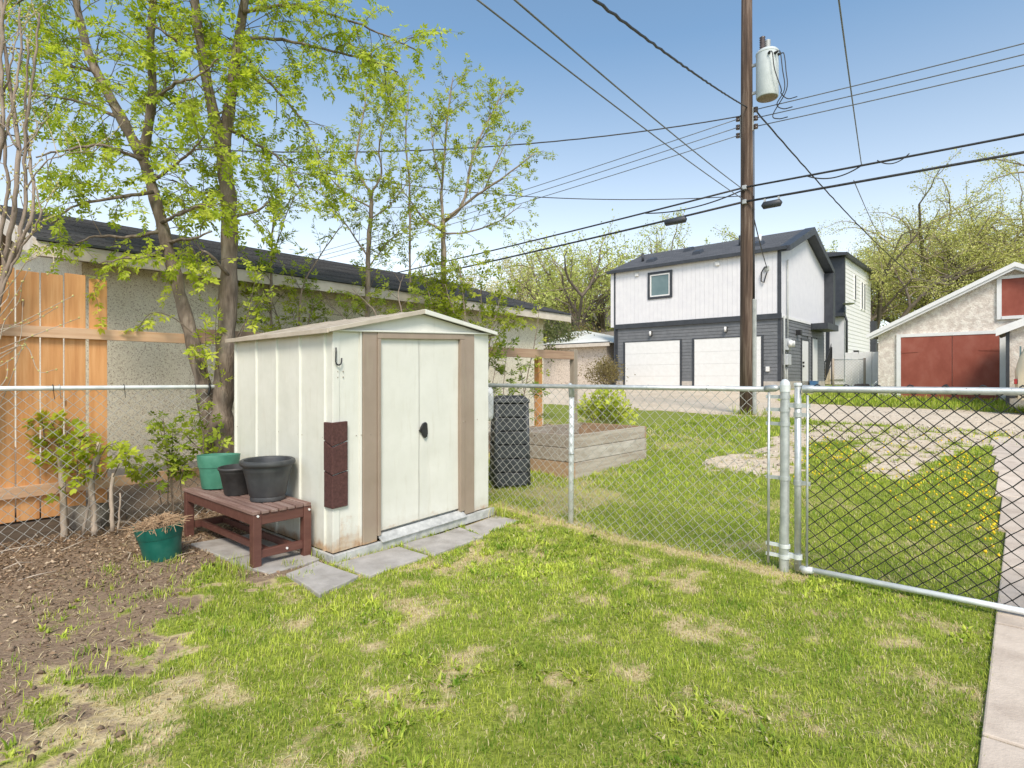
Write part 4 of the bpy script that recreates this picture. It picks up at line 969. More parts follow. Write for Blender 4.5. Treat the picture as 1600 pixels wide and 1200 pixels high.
m = MB(); m.hexa([(-.188, -.188, hh), (.188, -.188, hh), (.188, .188, hh), (-.188, .188, hh)], [(-.188, -.188, hh + .045), (.188, -.188, hh + .045), (.188, .188, hh + .045), (-.188, .188, hh + .045)])
lid = m.build('lid', M['compost'], cb, bevel=.012)
m = MB(); m.hexa([(-.17, -.17, hh + .046), (.17, -.17, hh + .046), (.17, .17, hh + .046), (-.17, .17, hh + .046)], [(-.13, -.13, hh + .075), (.13, -.13, hh + .075), (.13, .13, hh + .075), (-.13, .13, hh + .075)]); m.build('lid_crown', M['black'], lid, bevel=.01)
q = W(1.98, .43); jr = thing('plastic_jug', 'white plastic jug hung between the shed and the dark compost bin', 'jug', (q.x, q.y, .86), ROT)
m = MB(); m.lathe([(.05, 0), (.075, .02), (.08, .06), (.08, .26), (.07, .32), (.03, .36), (.025, .39)], 20); m.build('jug_body', M['white_paint'], jr, True)
m = MB(); m.tube([(0, 0, .38), (-.02, 0, .40)], .028, 12); m.build('cap', M['white_paint'], jr, True)

bz = .20; rb_ = thing('planter_bed', 'raised planter bed of weathered grey and whitewashed planks', 'planter', W(3.04, .114, bz), ROT)
bx, by, ph = 1.56, .95, .155
for i in range(3):
    za, zb = i * ph - .03 * (i == 0), (i + 1) * ph - .006
    MB().box(0, bx, -.038, 0, za, zb).build('plank', M['bed_pale' if i == 1 else 'bed_grey'], rb_, bevel=.005)
    MB().box(0, bx, by, by + .038, za, zb).build('plank', M['bed_grey'], rb_, bevel=.005)
    MB().box(-.038, -.001, -.04, by + .03, za, zb).build('plank', M['bed_in' if i == 0 else 'bed_grey'], rb_, bevel=.005)
    MB().box(bx + .001, bx + .038, -.04, by + .03, za, zb).build('plank', M['bed_in' if i == 2 else 'bed_grey'], rb_, bevel=.005)
for x_, y_ in ((.002, .002), (bx - .082, .002), (.002, by - .082), (bx - .082, by - .082)): MB().box(x_, x_ + .08, y_, y_ + .08, 0, 3 * ph - .04).build('corner_post', M['bed_in'], rb_)
MB().box(.85, .93, by - .08, by - .002, 0, 3 * ph - .02).build('brace', M['post_old'], rb_)
nx_, ny_ = 24, 14; vs = [(bx * i / nx_, by * j / ny_, .25 + random.uniform(-.02, .02)) for j in range(ny_ + 1) for i in range(nx_ + 1)]
fs = [(j * (nx_ + 1) + i, j * (nx_ + 1) + i + 1, (j + 1) * (nx_ + 1) + i + 1, (j + 1) * (nx_ + 1) + i) for j in range(ny_) for i in range(nx_)]
MB().add(vs, fs).build('soil', M['soil'], rb_, True)

def lump(name, label, loc, r, sc, seed, mat='stone'):
    rs = np.random.RandomState(seed); m = MB(); n1, n2 = 8, 12; vs = []; fs = []
    for i in range(n1 + 1):
        for j in range(n2):
            th = math.pi * i / n1; ph_ = 2 * math.pi * j / n2; d = np.array([math.sin(th) * math.cos(ph_), math.sin(th) * math.sin(ph_), math.cos(th)])
            rr = r * (1 + .22 * (rs.rand() - .5)) / max(np.abs(d).max(), .72); vs.append(tuple(d * rr * np.array(sc)))
    for i in range(n1):
        for j in range(n2): fs.append((i * n2 + j, i * n2 + (j + 1) % n2, (i + 1) * n2 + (j + 1) % n2, (i + 1) * n2 + j)[::-1])
    m.add(vs, fs); o = m.build(name, M[mat], None, True, loc=loc); tag(o, label, 'rock'); return o
q = P(130, 815, 4.90); lump('concrete_lump', 'lump of broken grey concrete under the cedar boards behind the mesh', (q.x, q.y, .09), .15, (1.25, .7, .8), 3)
sl = thing('timber_sleeper', 'dark rotting timber lying below the cedar boards', 'timber', P(70, 806, 4.83), ROT)
MB().box(-.75, .42, -.05, .05, -.09, .05).build('beam', M['sleeper'], sl, bevel=.012)

# ================================================================== POLE, TRANSFORMER, CABLES
PS, PT = 11.86, 1.33; pb = W(PS, PT); pz = float(terr(pb.x, pb.y))
up = thing('utility_pole', 'tall dark wooden utility pole at the edge of the lane', 'utility pole', (pb.x, pb.y, pz), ROT)
m = MB(); m.tube([(0, 0, -.3), (0, 0, 2), (.01, 0, 5), (-.01, 0, 8), (0, 0, 11.6)], [.165, .155, .145, .132, .115], 20); m.build('pole_shaft', M['pole'], up, True)
m = MB(); m.box(-.06, .04, -.22, -.145, 0, 2.75); m.build('cable_guard', M['conduit'], up, bevel=.02)
m = MB(); m.tube([(-.02, -.17, 2.75), (-.02, -.16, 5.2)], .018, 6); m.tube([(.04, -.165, 2.75), (.04, -.15, 6.9)], .012, 6); m.build('riser_cable', M['cable'], up, True)
for sgn, dz in ((-1, .06), (1, -.04)):
    for kz in (6.78, 6.98, 7.18):
        m = MB(); m.lathe([(.03, -.055), (.05, -.05), (.05, -.02), (.028, 0), (.05, .02), (.05, .05), (.03, .055)], 14, (0, sgn * .21, kz + dz)); m.build('insulator', M['porcelain'], up, True)
    MB().box(-.02, .02, min(sgn * .13, sgn * .16), max(sgn * .13, sgn * .16), 6.70 + dz, 7.26 + dz).build('rack', M['grey_steel'], up)
for kz in (5.40, 5.06):
    m = MB(); m.box(-.19, -.13, -.05, .05, kz - .05, kz + .05); m.build('cable_clamp', M['grey_steel'], up, bevel=.01)
tf = bpy.data.objects.new('transformer', None); scene.collection.objects.link(tf); tf.parent = up; tf.location = (0, -.47, 7.42)
m = MB(); m.lathe([(.20, 0), (.235, .012), (.245, .03), (.245, 1.02), (.252, 1.025), (.252, 1.06), (.22, 1.10), (.10, 1.13), (.02, 1.14)], 32); m.build('tank', M['transformer'], tf, 'auto')
m = MB(); m.lathe([(.02, -.006), (.21, -.003), (.225, .001)], 28); m.build('tank_bottom', M['post_old'], tf, True)
for x_, y_, h_ in ((-.09, .08, .32), (.09, .02, .30)):
    m = MB(); pr = []
    for i in range(6): pr += [(.045, h_ * i / 6), (.068, h_ * (i + .5) / 6)]
    m.lathe([(.03, -.02)] + pr + [(.03, h_)], 14, (x_, y_, 1.12)); m.build('bushing', M['porcelain'] if x_ < 0 else M['grey_steel'], tf, True)
for x_, y_ in ((-.22, -.11), (-.13, -.22), (-.02, -.25)):
    m = MB(); m.tube([(x_ * .95, y_ * .95, .93), (x_ * 1.25, y_ * 1.25, .93)], [.035, .025], 10); m.build('terminal', M['black'], tf, True)
for z_ in (.22, .88): m = MB(); m.box(-.03, .03, .235, .36, z_ - .03, z_ + .03); m.build('mount_bracket', M['grey_steel'], tf, bevel=.006)
m = MB()
for (x_, y_), (tx, tz) in zip(((-.28, -.14), (-.17, -.28), (-.03, -.32)), ((-.95, -.18), (-.85, -.38), (-.75, -.58))):
    m.tube(smooth_path([(x_, y_, .93), (x_, y_ - .06, .88), (x_ * .9, y_ - .10, .5), (x_ * .6, y_ * .4 - .30, .05), (x_ * .3, tx + .62, tz + .16), (0, tx + .50, tz + .03), (0, tx + .30, tz + .012)], 6), .012, 6, False)
m.build('secondary_lead', M['cable'], tf, True)

def cable(label, a, b, sag, r, mat='cable', n=28, wob=0.0, group=None):
    a, b = Vector(a), Vector(b); pts = []
    for i in range(n + 1):
        q = i / n; p = a.lerp(b, q); p.z -= 4 * sag * q * (1 - q)
        if wob: p.z += wob * math.sin(q * 190); p.x += wob * math.cos(q * 230)
        pts.append(p)
    mm = MB(); mm.tube(pts, r, 6); o = mm.build('overhead_cable', M[mat], None, True); return tag(o, label, 'cable', group or 'overhead cables')
def at_pole(dv, z): return W(PS, PT + dv, z)
names = ('highest', 'middle', 'lowest')
for i, kz in enumerate((7.18, 6.98, 6.78)):
    cable('%s of the three thin power wires leaving the pole to the left' % names[i], at_pole(.24, pz + kz - .04), W(PS, PT + 44, pz + kz + .3), .55, .010, 'alu_wire')
    cable('%s of the three thin power wires leaving the pole to the right' % names[i], at_pole(-.24, pz + kz + .06), W(PS, PT - 30, pz + kz + .2), .55, .011, 'alu_wire')
for sg, ln, side in ((1, 44, 'left'), (-1, 30, 'right')):
    cable('thick upper telephone cable strung to the %s of the pole' % side, W(PS - .16, PT, pz + 5.40), W(PS - .16, PT + sg * ln, pz + 5.4), .45 if sg > 0 else .25, .022)
    cable('thick lower telephone cable strung to the %s of the pole' % side, W(PS - .16, PT, pz + 5.06), W(PS - .16, PT + sg * ln, pz + 5.0), .45 if sg > 0 else .20, .026)
cable('slack cable drooping under the upper telephone cable left of the pole', W(PS - .17, PT + .05, pz + 5.34), W(PS - .17, PT + 2.6, pz + 5.28), .14, .016)
cable('slack loop hanging below the upper telephone cable right of the pole', W(PS - .17, PT - 1.35, pz + 5.36), W(PS - .17, PT - 2.45, pz + 5.34), .16, .014)
cable('second slack loop farther right below the upper telephone cable', W(PS - .17, PT - 2.7, pz + 5.36), W(PS - .17, PT - 3.25, pz + 5.36), .13, .012)
cable('twisted service drop from the pole over the yard to the upper left', P(1168, 168, 13.75), P(897, -25, 5.0), .06, .016, 'cable', 60, .006)
cable('thin drop wire crossing the sky, left of the pair', P(1162, 312, 13.7), P(744, -2, 5.0), .05, .009, 'alu_wire')
cable('thin drop wire crossing the sky, right of the pair', P(1164, 298, 13.7), P(800, -4, 5.0), .05, .010, 'alu_wire')
cable('twisted cable from the pole towards the trees on the left', P(1160, 181, 13.8), P(-150, 190, 12.0), .75, .014, 'cable', 60, .005)
cable('twisted service cable sloping from the pole down behind the garages', P(1180, 172, 13.8), P(1420, 425, 33), .25, .020, 'cable', 60, .008)
cable('thin drop wire hanging straight down beside the slack loops', P(1346, 257, 12.1), P(1308, -20, 5.6), .03, .009, 'alu_wire')
cable('thin wire continuing from the slack loops towards the elms', P(1334, 282, 12.3), P(1380, 380, 34), .1, .010, 'alu_wire')
cable('thin black wire sagging across the small trees', P(250, 215, 13), P(1162, 306, 13.8), .55, .010)
cable('service wire from the pole to the white wall of the garage suite', P(1168, 296, 13.8), W(22.345 - .12, 3.69 + .5, .86 + 4.95), .12, .018)
for lab, tt, z_ in (('dark splice box on the lower telephone cable left of the pole', PT + 1.75, 4.97), ('dark splice box on the lower telephone cable right of the pole', PT - .62, 4.93)):
    sb = thing('splice_box', lab, 'splice box', W(PS - .16, tt, pz + z_), ROT, 'cable splice boxes')
    m = MB(); ll = .30 if tt > PT else .22
    m.tube([(0, -ll, -.03), (0, -ll + .04, -.05), (0, ll - .04, -.05), (0, ll, -.03)], [.03, .085, .085, .03], 12); m.build('case', M['dark_trim'], sb, True)
    for y_ in (-ll * .7, ll * .7): MB().box(-.02, .02, y_ - .02, y_ + .02, -.02, .10).build('hanger', M['grey_steel'], sb)
q = W(PS, PT + 44); pz2 = float(terr(q.x, q.y)); up2 = thing('utility_pole', 'next utility pole far along the lane behind the stucco garage', 'utility pole', (q.x, q.y, pz2), ROT)
m = MB(); m.tube([(0, 0, -.3), (0, 0, 9.5)], [.16, .12], 14); m.build('pole_shaft', M['pole'], up2, True)

# ================================================================== ODDS AND ENDS ACROSS THE LANE
# white gate panel and a bit of wire fence beside the old garage
q = P(1352, 600, 23.5); wp = thing('white_fence_panel', 'white board fence panel beside the old stucco garage', 'fence', (q.x, q.y, .75), ROT)
for i in range(7): MB().box(-.02, .02, .72 - i * .24 - .225, .72 - i * .24, 0, 1.62 + .01 * (i % 2)).build('board', M['white_paint'], wp, bevel=.006)
MB().box(-.07, .05, -1.02, -.93, -.1, 1.25).build('post', M['post_old'], wp, bevel=.01)
q = P(1317, 600, 23.0); yg = thing('yard_wire_fence', 'rusty wire fence and posts by the steps of the infill house', 'fence', (q.x, q.y, .75), ROT)
for y_ in (.35, -.75): MB().tube([(0, y_, 0), (0, y_, 1.35)], .045, 8).build('post', M['post_old'], yg, True)
m = MB(); m.tube([(0, .35, 1.3), (0, -.75, 1.3)], .02, 6); m.build('rail', M['galv'], yg, True)
ch = chain('wire_mesh', 'wire', yg, 1.1, lambda x: 0.05, 1.28, .12, .12, .005, 9); ch.rotation_euler = (0, 0, -math.pi / 2); ch.location = (0, .35, 0)
q = P(1346, 601, 22.6); lump('stump', 'rusty brown lump at the foot of the white fence panel', (q.x, q.y, .95), .16, (1.6, 1.0, .8), 21, 'fascia_dark')['category'] = 'stump'
q = P(1272, 594, 26.0); tb = thing('storage_tub', 'small blue tub at the corner of the garage suite', 'tub', (q.x, q.y, .86), ROT)
m = MB(); m.hexa([(-.16, -.12, 0), (.16, -.12, 0), (.16, .12, 0), (-.16, .12, 0)], [(-.19, -.15, .3), (.19, -.15, .3), (.19, .15, .3), (-.19, .15, .3)]); m.build('tub_body', M['blue'], tb, bevel=.015)
m = MB(); m.box(-.20, .20, -.16, .16, .302, .33); m.build('lid', M['blue'], tb, bevel=.008)

# cream van parked at the right edge; only its tail shows
q = P(1586, 620, 14.2); vn = thing('parked_van', 'cream van parked at the right edge, only its rear corner in view', 'van', (q.x, q.y, float(terr(q.x, q.y))), ROT - math.pi / 2)
secs = [(0.0, .42, 1.02, .55), (.06, .36, 1.30, .80), (.22, .33, 1.72, .88), (.55, .32, 1.88, .90), (2.6, .32, 1.90, .90), (3.4, .33, 1.84, .88), (3.75, .36, 1.45, .86), (4.4, .40, 1.15, .82), (4.6, .48, .95, .74)]
vs = []; fs = []; prof = lambda zl, zh, w: [(-w*.96, zl), (-w, zl + .25), (-w, zl + (zh - zl) * .5), (-w * .9, zl + (zh - zl) * .88), (-w * .72, zh), (w * .72, zh), (w * .9, zl + (zh - zl) * .88), (w, zl + (zh - zl) * .5), (w, zl + .25), (w*.96, zl)]
for x_, zl, zh, w in secs: vs += [(x_, y_, z_) for y_, z_ in prof(zl, zh, w)]
n_ = 10
for i in range(len(secs) - 1):
    for j in range(n_): fs.append((i * n_ + j, i * n_ + (j + 1) % n_, (i + 1) * n_ + (j + 1) % n_, (i + 1) * n_ + j)[::-1])
fs.append(tuple(range(n_))); fs.append(tuple((len(secs) - 1) * n_ + j for j in range(n_))[::-1])
body = MB().add(vs, fs).build('body', M['cream'], vn, 'auto', bevel=.02)
for y_ in (-.78, .62): MB().box(-.012, .05, y_, y_ + .16, .72, .84).build('tail_light', M['red_lens'], vn, bevel=.01)
MB().box(.085, .12, -.6, .6, 1.30, 1.62).build('rear_window', M['glass'], vn)
MB().box(-.10, .02, -.80, .80, .38, .50).build('bumper', M['black'], vn, bevel=.02)
for x_ in (.85, 3.75):
    for y_ in (-.84, .68):
        wh = MB().tube([(x_, y_, .32), (x_, y_ + .18, .32)], .32, 28).build('wheel', M['black'], vn, 'auto', bevel=.02)
        MB().tube([(x_, y_ - .008, .32), (x_, y_ + .188, .32)], .19, 20).build('rim', M['grey_steel'], wh, 'auto')

# ================================================================== TREES AND SHRUBS
class Plant:
    def __init__(s, seed): s.w = MB(); s.tw = MB(); s.lp = []; s.ld = []; s.r = random.Random(seed); s.rs = np.random.RandomState(seed)
    def rv(s): return Vector((s.r.gauss(0, 1), s.r.gauss(0, 1), s.r.gauss(0, 1))).normalized()
    def limb(s, pts, rads, sub=5, n=10, jit=.0):
        path = smooth_path(pts, sub); m = len(path)
        if len(rads) == 2: rr = [rads[0] + (rads[1] - rads[0]) * i / (m - 1) for i in range(m)]
        else: rr = list(np.interp(np.linspace(0, 1, m), np.linspace(0, 1, len(rads)), rads))
        rr = [x * (1 + .08 * math.sin(i * 1.7) + s.r.uniform(-.05, .05)) for i, x in enumerate(rr)]
        if jit: path = [p + s.rv() * jit * (0 if i == 0 else 1) for i, p in enumerate(path)]
        s.w.tube(path, rr, n); return path, rr
    def leaves_along(s, path, step, start=0.0):
        acc = 0; tot = sum((path[i + 1] - path[i]).length for i in range(len(path) - 1)); run = 0
        for i in range(len(path) - 1):
            d = path[i + 1] - path[i]; L_ = d.length
            while acc < L_:
                if run + acc > start * tot:
                    s.lp.append(path[i] + d * (acc / L_)); s.ld.append((d.normalized() + s.rv() * .9).normalized())
                acc += step * s.r.uniform(.7, 1.3)
            acc -= L_; run += L_
        s.lp.append(path[-1]); s.ld.append((path[-1] - path[-2]).normalized())
    def shoot(s, p, d, L_, r, droop=.15, wander=.25, nseg=6):
        path = [p.copy()]; d = d.normalized()
        for i in range(nseg):
            d = (d + s.rv() * wander * .6 + Vector((0, 0, -droop))).normalized(); path.append(path[-1] + d * L_ / nseg)
        s.tw.tube(path, [r * (1 - .75 * i / nseg) for i in range(nseg + 1)], 5, False); return path
    def sprout(s, path, start=.2, spacing=.14, lens=(.4, .9), r=.007, up=.3, along=.5, droop=.12, sub=(2, 4), sublen=(.15, .35), step=.06, bias=None, dens=1.0):
        acc = 0; m = len(path)
        for i in range(1, m - 1):
            seg = (path[i] - path[i - 1]).length
            if i / m < start: continue
            acc += seg
            while acc > spacing:
                acc -= spacing * s.r.uniform(.6, 1.4)
                t_ = (path[i + 1] - path[i - 1]).normalized(); q = s.rv(); q = (q - t_ * q.dot(t_)).normalized()
                d = q + t_ * along + Vector((0, 0, up))
                if bias: d += Vector(bias)
                L_ = s.r.uniform(*lens); br = s.shoot(path[i], d, L_, r, droop)
                s.leaves_along(br, step / dens, .35)
                for _ in range(s.r.randint(*sub)):
                    j = s.r.randint(2, len(br) - 2); dd = (br[j + 1] - br[j]).normalized() + s.rv() * .8
                    tw = s.shoot(br[j], dd, s.r.uniform(*sublen), r * .5, droop, .3, 4); s.leaves_along(tw, step / dens, .1)
    def maple_leaves(s, size=(.045, .075), cols=((.20,.30,.03),(.36,.44,.07)), nl=5, aspect=.42, dark=.15, spread=1.0):
        n = len(s.lp); p = np.array([tuple(v) for v in s.lp]); d = np.array([tuple(v) for v in s.ld]); rs = s.rs
        d = d + rs.randn(n, 3) * .35; d[:, 2] -= .25; d /= np.linalg.norm(d, axis=1)[:, None]
        up = rs.randn(n, 3) * .45 + np.array([0, -.25, 1.0]); sd = np.cross(d, up); sd /= np.linalg.norm(sd, axis=1)[:, None] + 1e-9
        nr = np.cross(sd, d); sz = rs.uniform(size[0], size[1], n); pet = sz * .6
        base = rs.rand(n)[:, None]; c0, c1 = np.array(cols[0]), np.array(cols[1]); col = c0 + (c1 - c0) * base
        col = np.where(rs.rand(n)[:, None] < dark, col * .55, col)
        V = []; C = []
        angs = [0, .75, -.75, 1.25, -1.25][:nl]; offs = [1.0, .7, .7, .15, .15][:nl]
        for a, o_ in zip(angs, offs):
            a_ = a * spread + rs.randn(n) * .15; dl = d * np.cos(a_)[:, None] + sd * np.sin(a_)[:, None] + nr * (rs.randn(n) * .22 - .1)[:, None]
            dl /= np.linalg.norm(dl, axis=1)[:, None]; b = p + d * (pet * (.4 + o_))[:, None]
            L_ = sz * rs.uniform(.75, 1.15, n); wv = np.cross(dl, nr); wv /= np.linalg.norm(wv, axis=1)[:, None] + 1e-9
            wv = wv * (L_ * aspect * .5)[:, None]; dv = dl * L_[:, None]
            V.append(np.stack([b, b + dv * .45 + wv - nr * (L_ * .06)[:, None], b + dv, b + dv * .45 - wv - nr * (L_ * .06)[:, None]], 1))
            cc = col * rs.uniform(.85, 1.15, n)[:, None]; C.append(np.repeat(cc[:, None, :], 4, 1))
        V = np.concatenate(V).reshape(-1, 3); C = np.concatenate(C).reshape(-1, 3)
        return V, np.arange(len(V)).reshape(-1, 4), C
    def blob_leaves(s, per=3, size=(.10, .2), spread=.25, cols=((.13,.17,.03),(.24,.27,.07))):
        p = np.repeat(np.array([tuple(v) for v in s.lp]), per, 0); n = len(p); rs = s.rs; p = p + rs.randn(n, 3) * spread
        a = rs.randn(n, 3); a /= np.linalg.norm(a, axis=1)[:, None]; b = np.cross(a, rs.randn(n, 3)); b /= np.linalg.norm(b, axis=1)[:, None]
        sz = rs.uniform(size[0], size[1], n)[:, None]; a = a * sz; b = b * sz * .55
        V = np.stack([p - a * .5, p + b * .5, p + a * .5, p - b * .5], 1).reshape(-1, 3)
        c0, c1 = np.array(cols[0]), np.array(cols[1]); cl = c0 + (c1 - c0) * rs.rand(n)[:, None]
        return V, np.arange(len(V)).reshape(-1, 4), np.repeat(cl, 4, 0)
    def finish(s, name, label, cat, loc, bark, twig, leafdata, leafmat_='leaf', group=None, foliage='crown'):
        t = thing(name, label, cat, loc, 0, group); L0 = Vector(loc)
        def shift(mb): mb.v = [(v[0] - L0.x, v[1] - L0.y, v[2] - L0.z) for v in mb.v]
        if s.w.v: shift(s.w); s.w.build('trunk', M[bark], t, True)
        if s.tw.v: shift(s.tw); s.tw.build('twigs', M[twig], t, kind='stuff')
        if leafdata is not None:
            V, Fq, C = leafdata; me = arrmesh(foliage, V - np.array(tuple(L0)), Fq, C); obj(foliage, me, M[leafmat_], t, kind='stuff')
        return t

# ------------------------------------------------------------------ the maple behind the shed
pl = Plant(21); YB = 5.42
A, ra = pl.limb([P(346,760,YB), P(345,700,YB), P(346,640,YB), P(352,560,YB), P(357,450,YB+.05), P(358,330,YB+.1), P(352,270,YB+.12), P(349,232,YB+.12)], [.16,.15,.105,.085,.078,.072,.069,.066], jit=.004, n=14)
A1, _ = pl.limb([P(349,234,YB+.12), P(357,180,YB+.15), P(372,69,YB+.2), P(388,-40,YB+.3), P(400,-150,YB+.4)], [.062,.052,.045,.035,.025])
A2, _ = pl.limb([P(349,238,YB+.12), P(332,170,YB+.05), P(313,69,YB), P(300,-40,YB-.1), P(290,-150,YB-.2)], [.06,.048,.042,.034,.025])
B, _ = pl.limb([P(338,720,YB-.02), P(320,610,YB-.02), P(297,520,YB), P(276,440,YB+.05), P(255,360,YB+.1), P(236,285,YB+.1), P(222,245,YB+.1)], [.11,.072,.062,.058,.055,.05,.047], n=14, jit=.004)
B1, _ = pl.limb([P(223,248,YB+.1), P(190,185,YB+.2), P(150,110,YB+.3), P(132,60,YB+.35), P(110,-40,YB+.4), P(95,-130,YB+.5)], [.05,.047,.042,.038,.03,.02])
B2, _ = pl.limb([P(223,250,YB+.1), P(238,150,YB), P(235,69,YB), P(242,-30,YB-.1), P(250,-130,YB-.2)], [.045,.038,.033,.028,.02])
side = []
for pts in ([P(371,75,YB+.2),P(410,118,YB+.3),P(450,160,YB+.4),P(485,205,YB+.5),P(500,255,YB+.5)], [P(376,60,YB+.2),P(440,62,YB+.4),P(520,80,YB+.6),P(580,96,YB+.8),P(622,112,YB+.9)],
            [P(380,20,YB+.2),P(450,10,YB+.3),P(540,30,YB+.5),P(600,55,YB+.6),P(650,78,YB+.7)], [P(357,200,YB+.1),P(400,225,YB+.3),P(440,250,YB+.4),P(470,300,YB+.5)],
            [P(222,250,YB),P(160,228,YB-.2),P(100,235,YB-.3),P(55,245,YB-.4)], [P(240,300,YB),P(180,310,YB-.2),P(120,320,YB-.3),P(80,350,YB-.35)],
            [P(190,185,YB+.2),P(130,160,YB+.3),P(80,150,YB+.4),P(30,150,YB+.5)], [P(150,110,YB+.3),P(100,100,YB+.5),P(50,80,YB+.7),P(10,75,YB+.8)],
            [P(255,360,YB+.1),P(205,370,YB-.1),P(150,370,YB-.2),P(105,385,YB-.25)], [P(262,385,YB+.1),P(230,400,YB-.2),P(190,405,YB-.3),P(155,412,YB-.35)],
            [P(236,285,YB+.1),P(270,260,YB-.2),P(300,235,YB-.4),P(320,215,YB-.5)], [P(250,350,YB+.1),P(290,330,YB-.3),P(320,320,YB-.45),P(345,330,YB-.5)],
            [P(238,160,YB),P(275,130,YB-.3),P(310,120,YB-.4),P(340,90,YB-.5)], [P(352,300,YB+.1),P(310,300,YB+.4),P(270,280,YB+.5)],
            [P(358,340,YB+.1),P(400,330,YB+.2),P(425,310,YB+.3)], [P(262,378,YB+.1),P(300,372,YB-.25),P(330,362,YB-.35)],
            [P(310,90,YB),P(270,60,YB-.2),P(230,30,YB-.3)], [P(300,-30,YB),P(330,-60,YB),P(420,-40,YB+.2)], [P(110,-20,YB+.4),P(60,-10,YB+.4),P(0,20,YB+.5)],
            [P(357,430,YB),P(330,400,YB-.2),P(315,390,YB-.25)]):
    p_, _ = pl.limb(pts, [.018, .006], n=6, jit=.008); side.append(p_)
for p_ in side:
    low = p_[len(p_) // 2].z < 2.95
    pl.sprout(p_, .06, .115 if low else .062, (.22, .5) if low else (.22, .66), .0042, .15, .5, .14, (2, 3), (.12, .30), .055)
for p_ in (A1, A2, B1, B2): pl.sprout(p_, .10, .062, (.3, .9), .0045, .25, .4, .12, (2, 4), (.14, .3), .055)
pl.sprout(A, .62, .16, (.2, .5), .005, .2, .3, .1, (1, 2), (.1, .2), .06)
pl.sprout(B, .6, .17, (.2, .55), .005, .1, .3, .14, (1, 3), (.12, .25), .06)
# water shoots on the lower trunk
for pts in ([P(330,640,YB-.1),P(322,560,YB-.15),P(321,500,YB-.15)], [P(345,600,YB-.1),P(337,540,YB-.15),P(338,480,YB-.15)], [P(300,520,YB-.1),P(268,495,YB-.2),P(235,490,YB-.25),P(212,520,YB-.25)],
            [P(360,560,YB-.1),P(385,500,YB-.05),P(398,440,YB)], [P(362,540,YB),P(395,485,YB+.1),P(425,450,YB+.2)], [P(320,600,YB-.12),P(305,560,YB-.18),P(312,530,YB-.18)], [P(356,620,YB-.15),P(352,600,YB-.18),P(345,570,YB-.2)]):
    p_ = smooth_path(pts, 4); pl.tw.tube(p_, [.006 - .004 * i / len(p_) for i in range(len(p_))], 5); pl.leaves_along(p_, .05, .3)
    pl.sprout(p_, .3, .16, (.06, .16), .003, .2, .3, .1, (0, 1), (.05, .1), .05)
tree = pl.finish('maple_tree', 'leaning two-stemmed maple with fresh yellow green leaves behind the shed', 'tree', (P(345, 760, YB).x, YB, 0), 'bark', 'twig', pl.maple_leaves((.036, .066), ((.34,.45,.03),(.66,.72,.10)), 5, dark=.10))

# ------------------------------------------------------------------ saplings against the stucco wall
def sapling(name, label, seed, Y, limbs, sp, leaf=(.04, .07), cols=((.34,.42,.04),(.60,.64,.12)), bark='bark_grey', group='young maples along the stucco wall'):
    s = Plant(seed); paths = []
    for pts, rads in limbs:
        p_, _ = s.limb([P(*q[:2], Y + (q[2] if len(q) > 2 else 0)) for q in pts], rads, n=7, jit=.006); paths.append(p_)
    for p_ in paths: s.sprout(p_, **sp)
    q = limbs[0][0][0]; b = P(q[0], q[1], Y)
    return s.finish(name, label, 'tree', (b.x, b.y, float(terr(b.x, b.y))), bark, 'twig', s.maple_leaves(leaf, cols, 5), group=group)
sps = dict(start=.12, spacing=.085, lens=(.2, .55), r=.004, up=.6, along=.8, droop=.03, sub=(1, 3), sublen=(.1, .25), step=.06)
sapling('young_maple', 'slim young maple with upswept limbs, right one above the shed roof', 31, 8.6,
        [([(694,690),(693,560),(693,480),(693,400),(692,345)], [.055,.05,.045,.04,.036]), ([(692,350),(690,300),(695,230),(703,150),(708,120)], [.026,.02,.014,.006]), ([(692,348),(722,320,.1),(737,250,.2),(752,210,.2),(792,132,.3)], [.026,.02,.015,.006]),
         ([(694,345),(745,305,-.2),(790,275,-.4),(834,240,-.5)], [.022,.016,.006]), ([(692,362),(660,340,.2),(642,315,.3),(600,262,.4)], [.02,.014,.006]), ([(693,365),(735,362,.1),(780,345,.2),(815,320,.2)], [.016,.011,.005]),
         ([(641,480),(640,380),(640,290),(634,220),(640,130)], [.018,.016,.014,.011,.005]), ([(738,240,.2),(768,190,.3),(780,150,.3)], [.011,.005]), ([(690,290),(678,240,-.2),(672,180,-.2)], [.012,.005]), ([(755,300,-.2),(785,235,-.3),(800,205,-.3)], [.01,.004])], sps)
sapling('young_maple', 'slim young maple with a forked top, left of the right one above the shed roof', 32, 7.7,
        [([(574,690),(573,560),(575,400),(580,330),(580,300)], [.042,.038,.032,.028,.026]), ([(580,302),(562,275),(556,250,.1),(568,180,.2),(577,115,.3)], [.018,.015,.012,.005]), ([(580,302),(596,270),(592,230,-.1),(603,180,-.2),(614,130,-.2)], [.015,.012,.009,.004]),
         ([(580,325),(545,305,.1),(520,282,.2),(505,262,.3)], [.012,.009,.004]), ([(574,400),(540,350,.2),(505,300,.3),(498,255,.3)], [.012,.009,.004]), ([(582,340),(610,320,-.1),(640,280,-.2)], [.01,.004]), ([(575,420),(605,380,-.1),(632,355,-.2)], [.01,.004])], sps)
sapling('young_maple', 'very thin sapling between the maple trunk and the forked sapling', 33, 7.0,
        [([(428,690),(424,520),(424,400),(428,330),(436,262)], [.018,.016,.013,.010,.004]), ([(424,410),(450,330,.1),(478,280,.2)], [.009,.003]), ([(427,350),(452,315,-.1),(470,300,-.1)], [.007,.003]), ([(470,690),(468,480),(500,400),(545,340)], [.012,.010,.008,.003]), ([(424,480),(396,420,.1),(372,385,.1)], [.008,.003])], dict(sps, spacing=.14, lens=(.15, .4)))
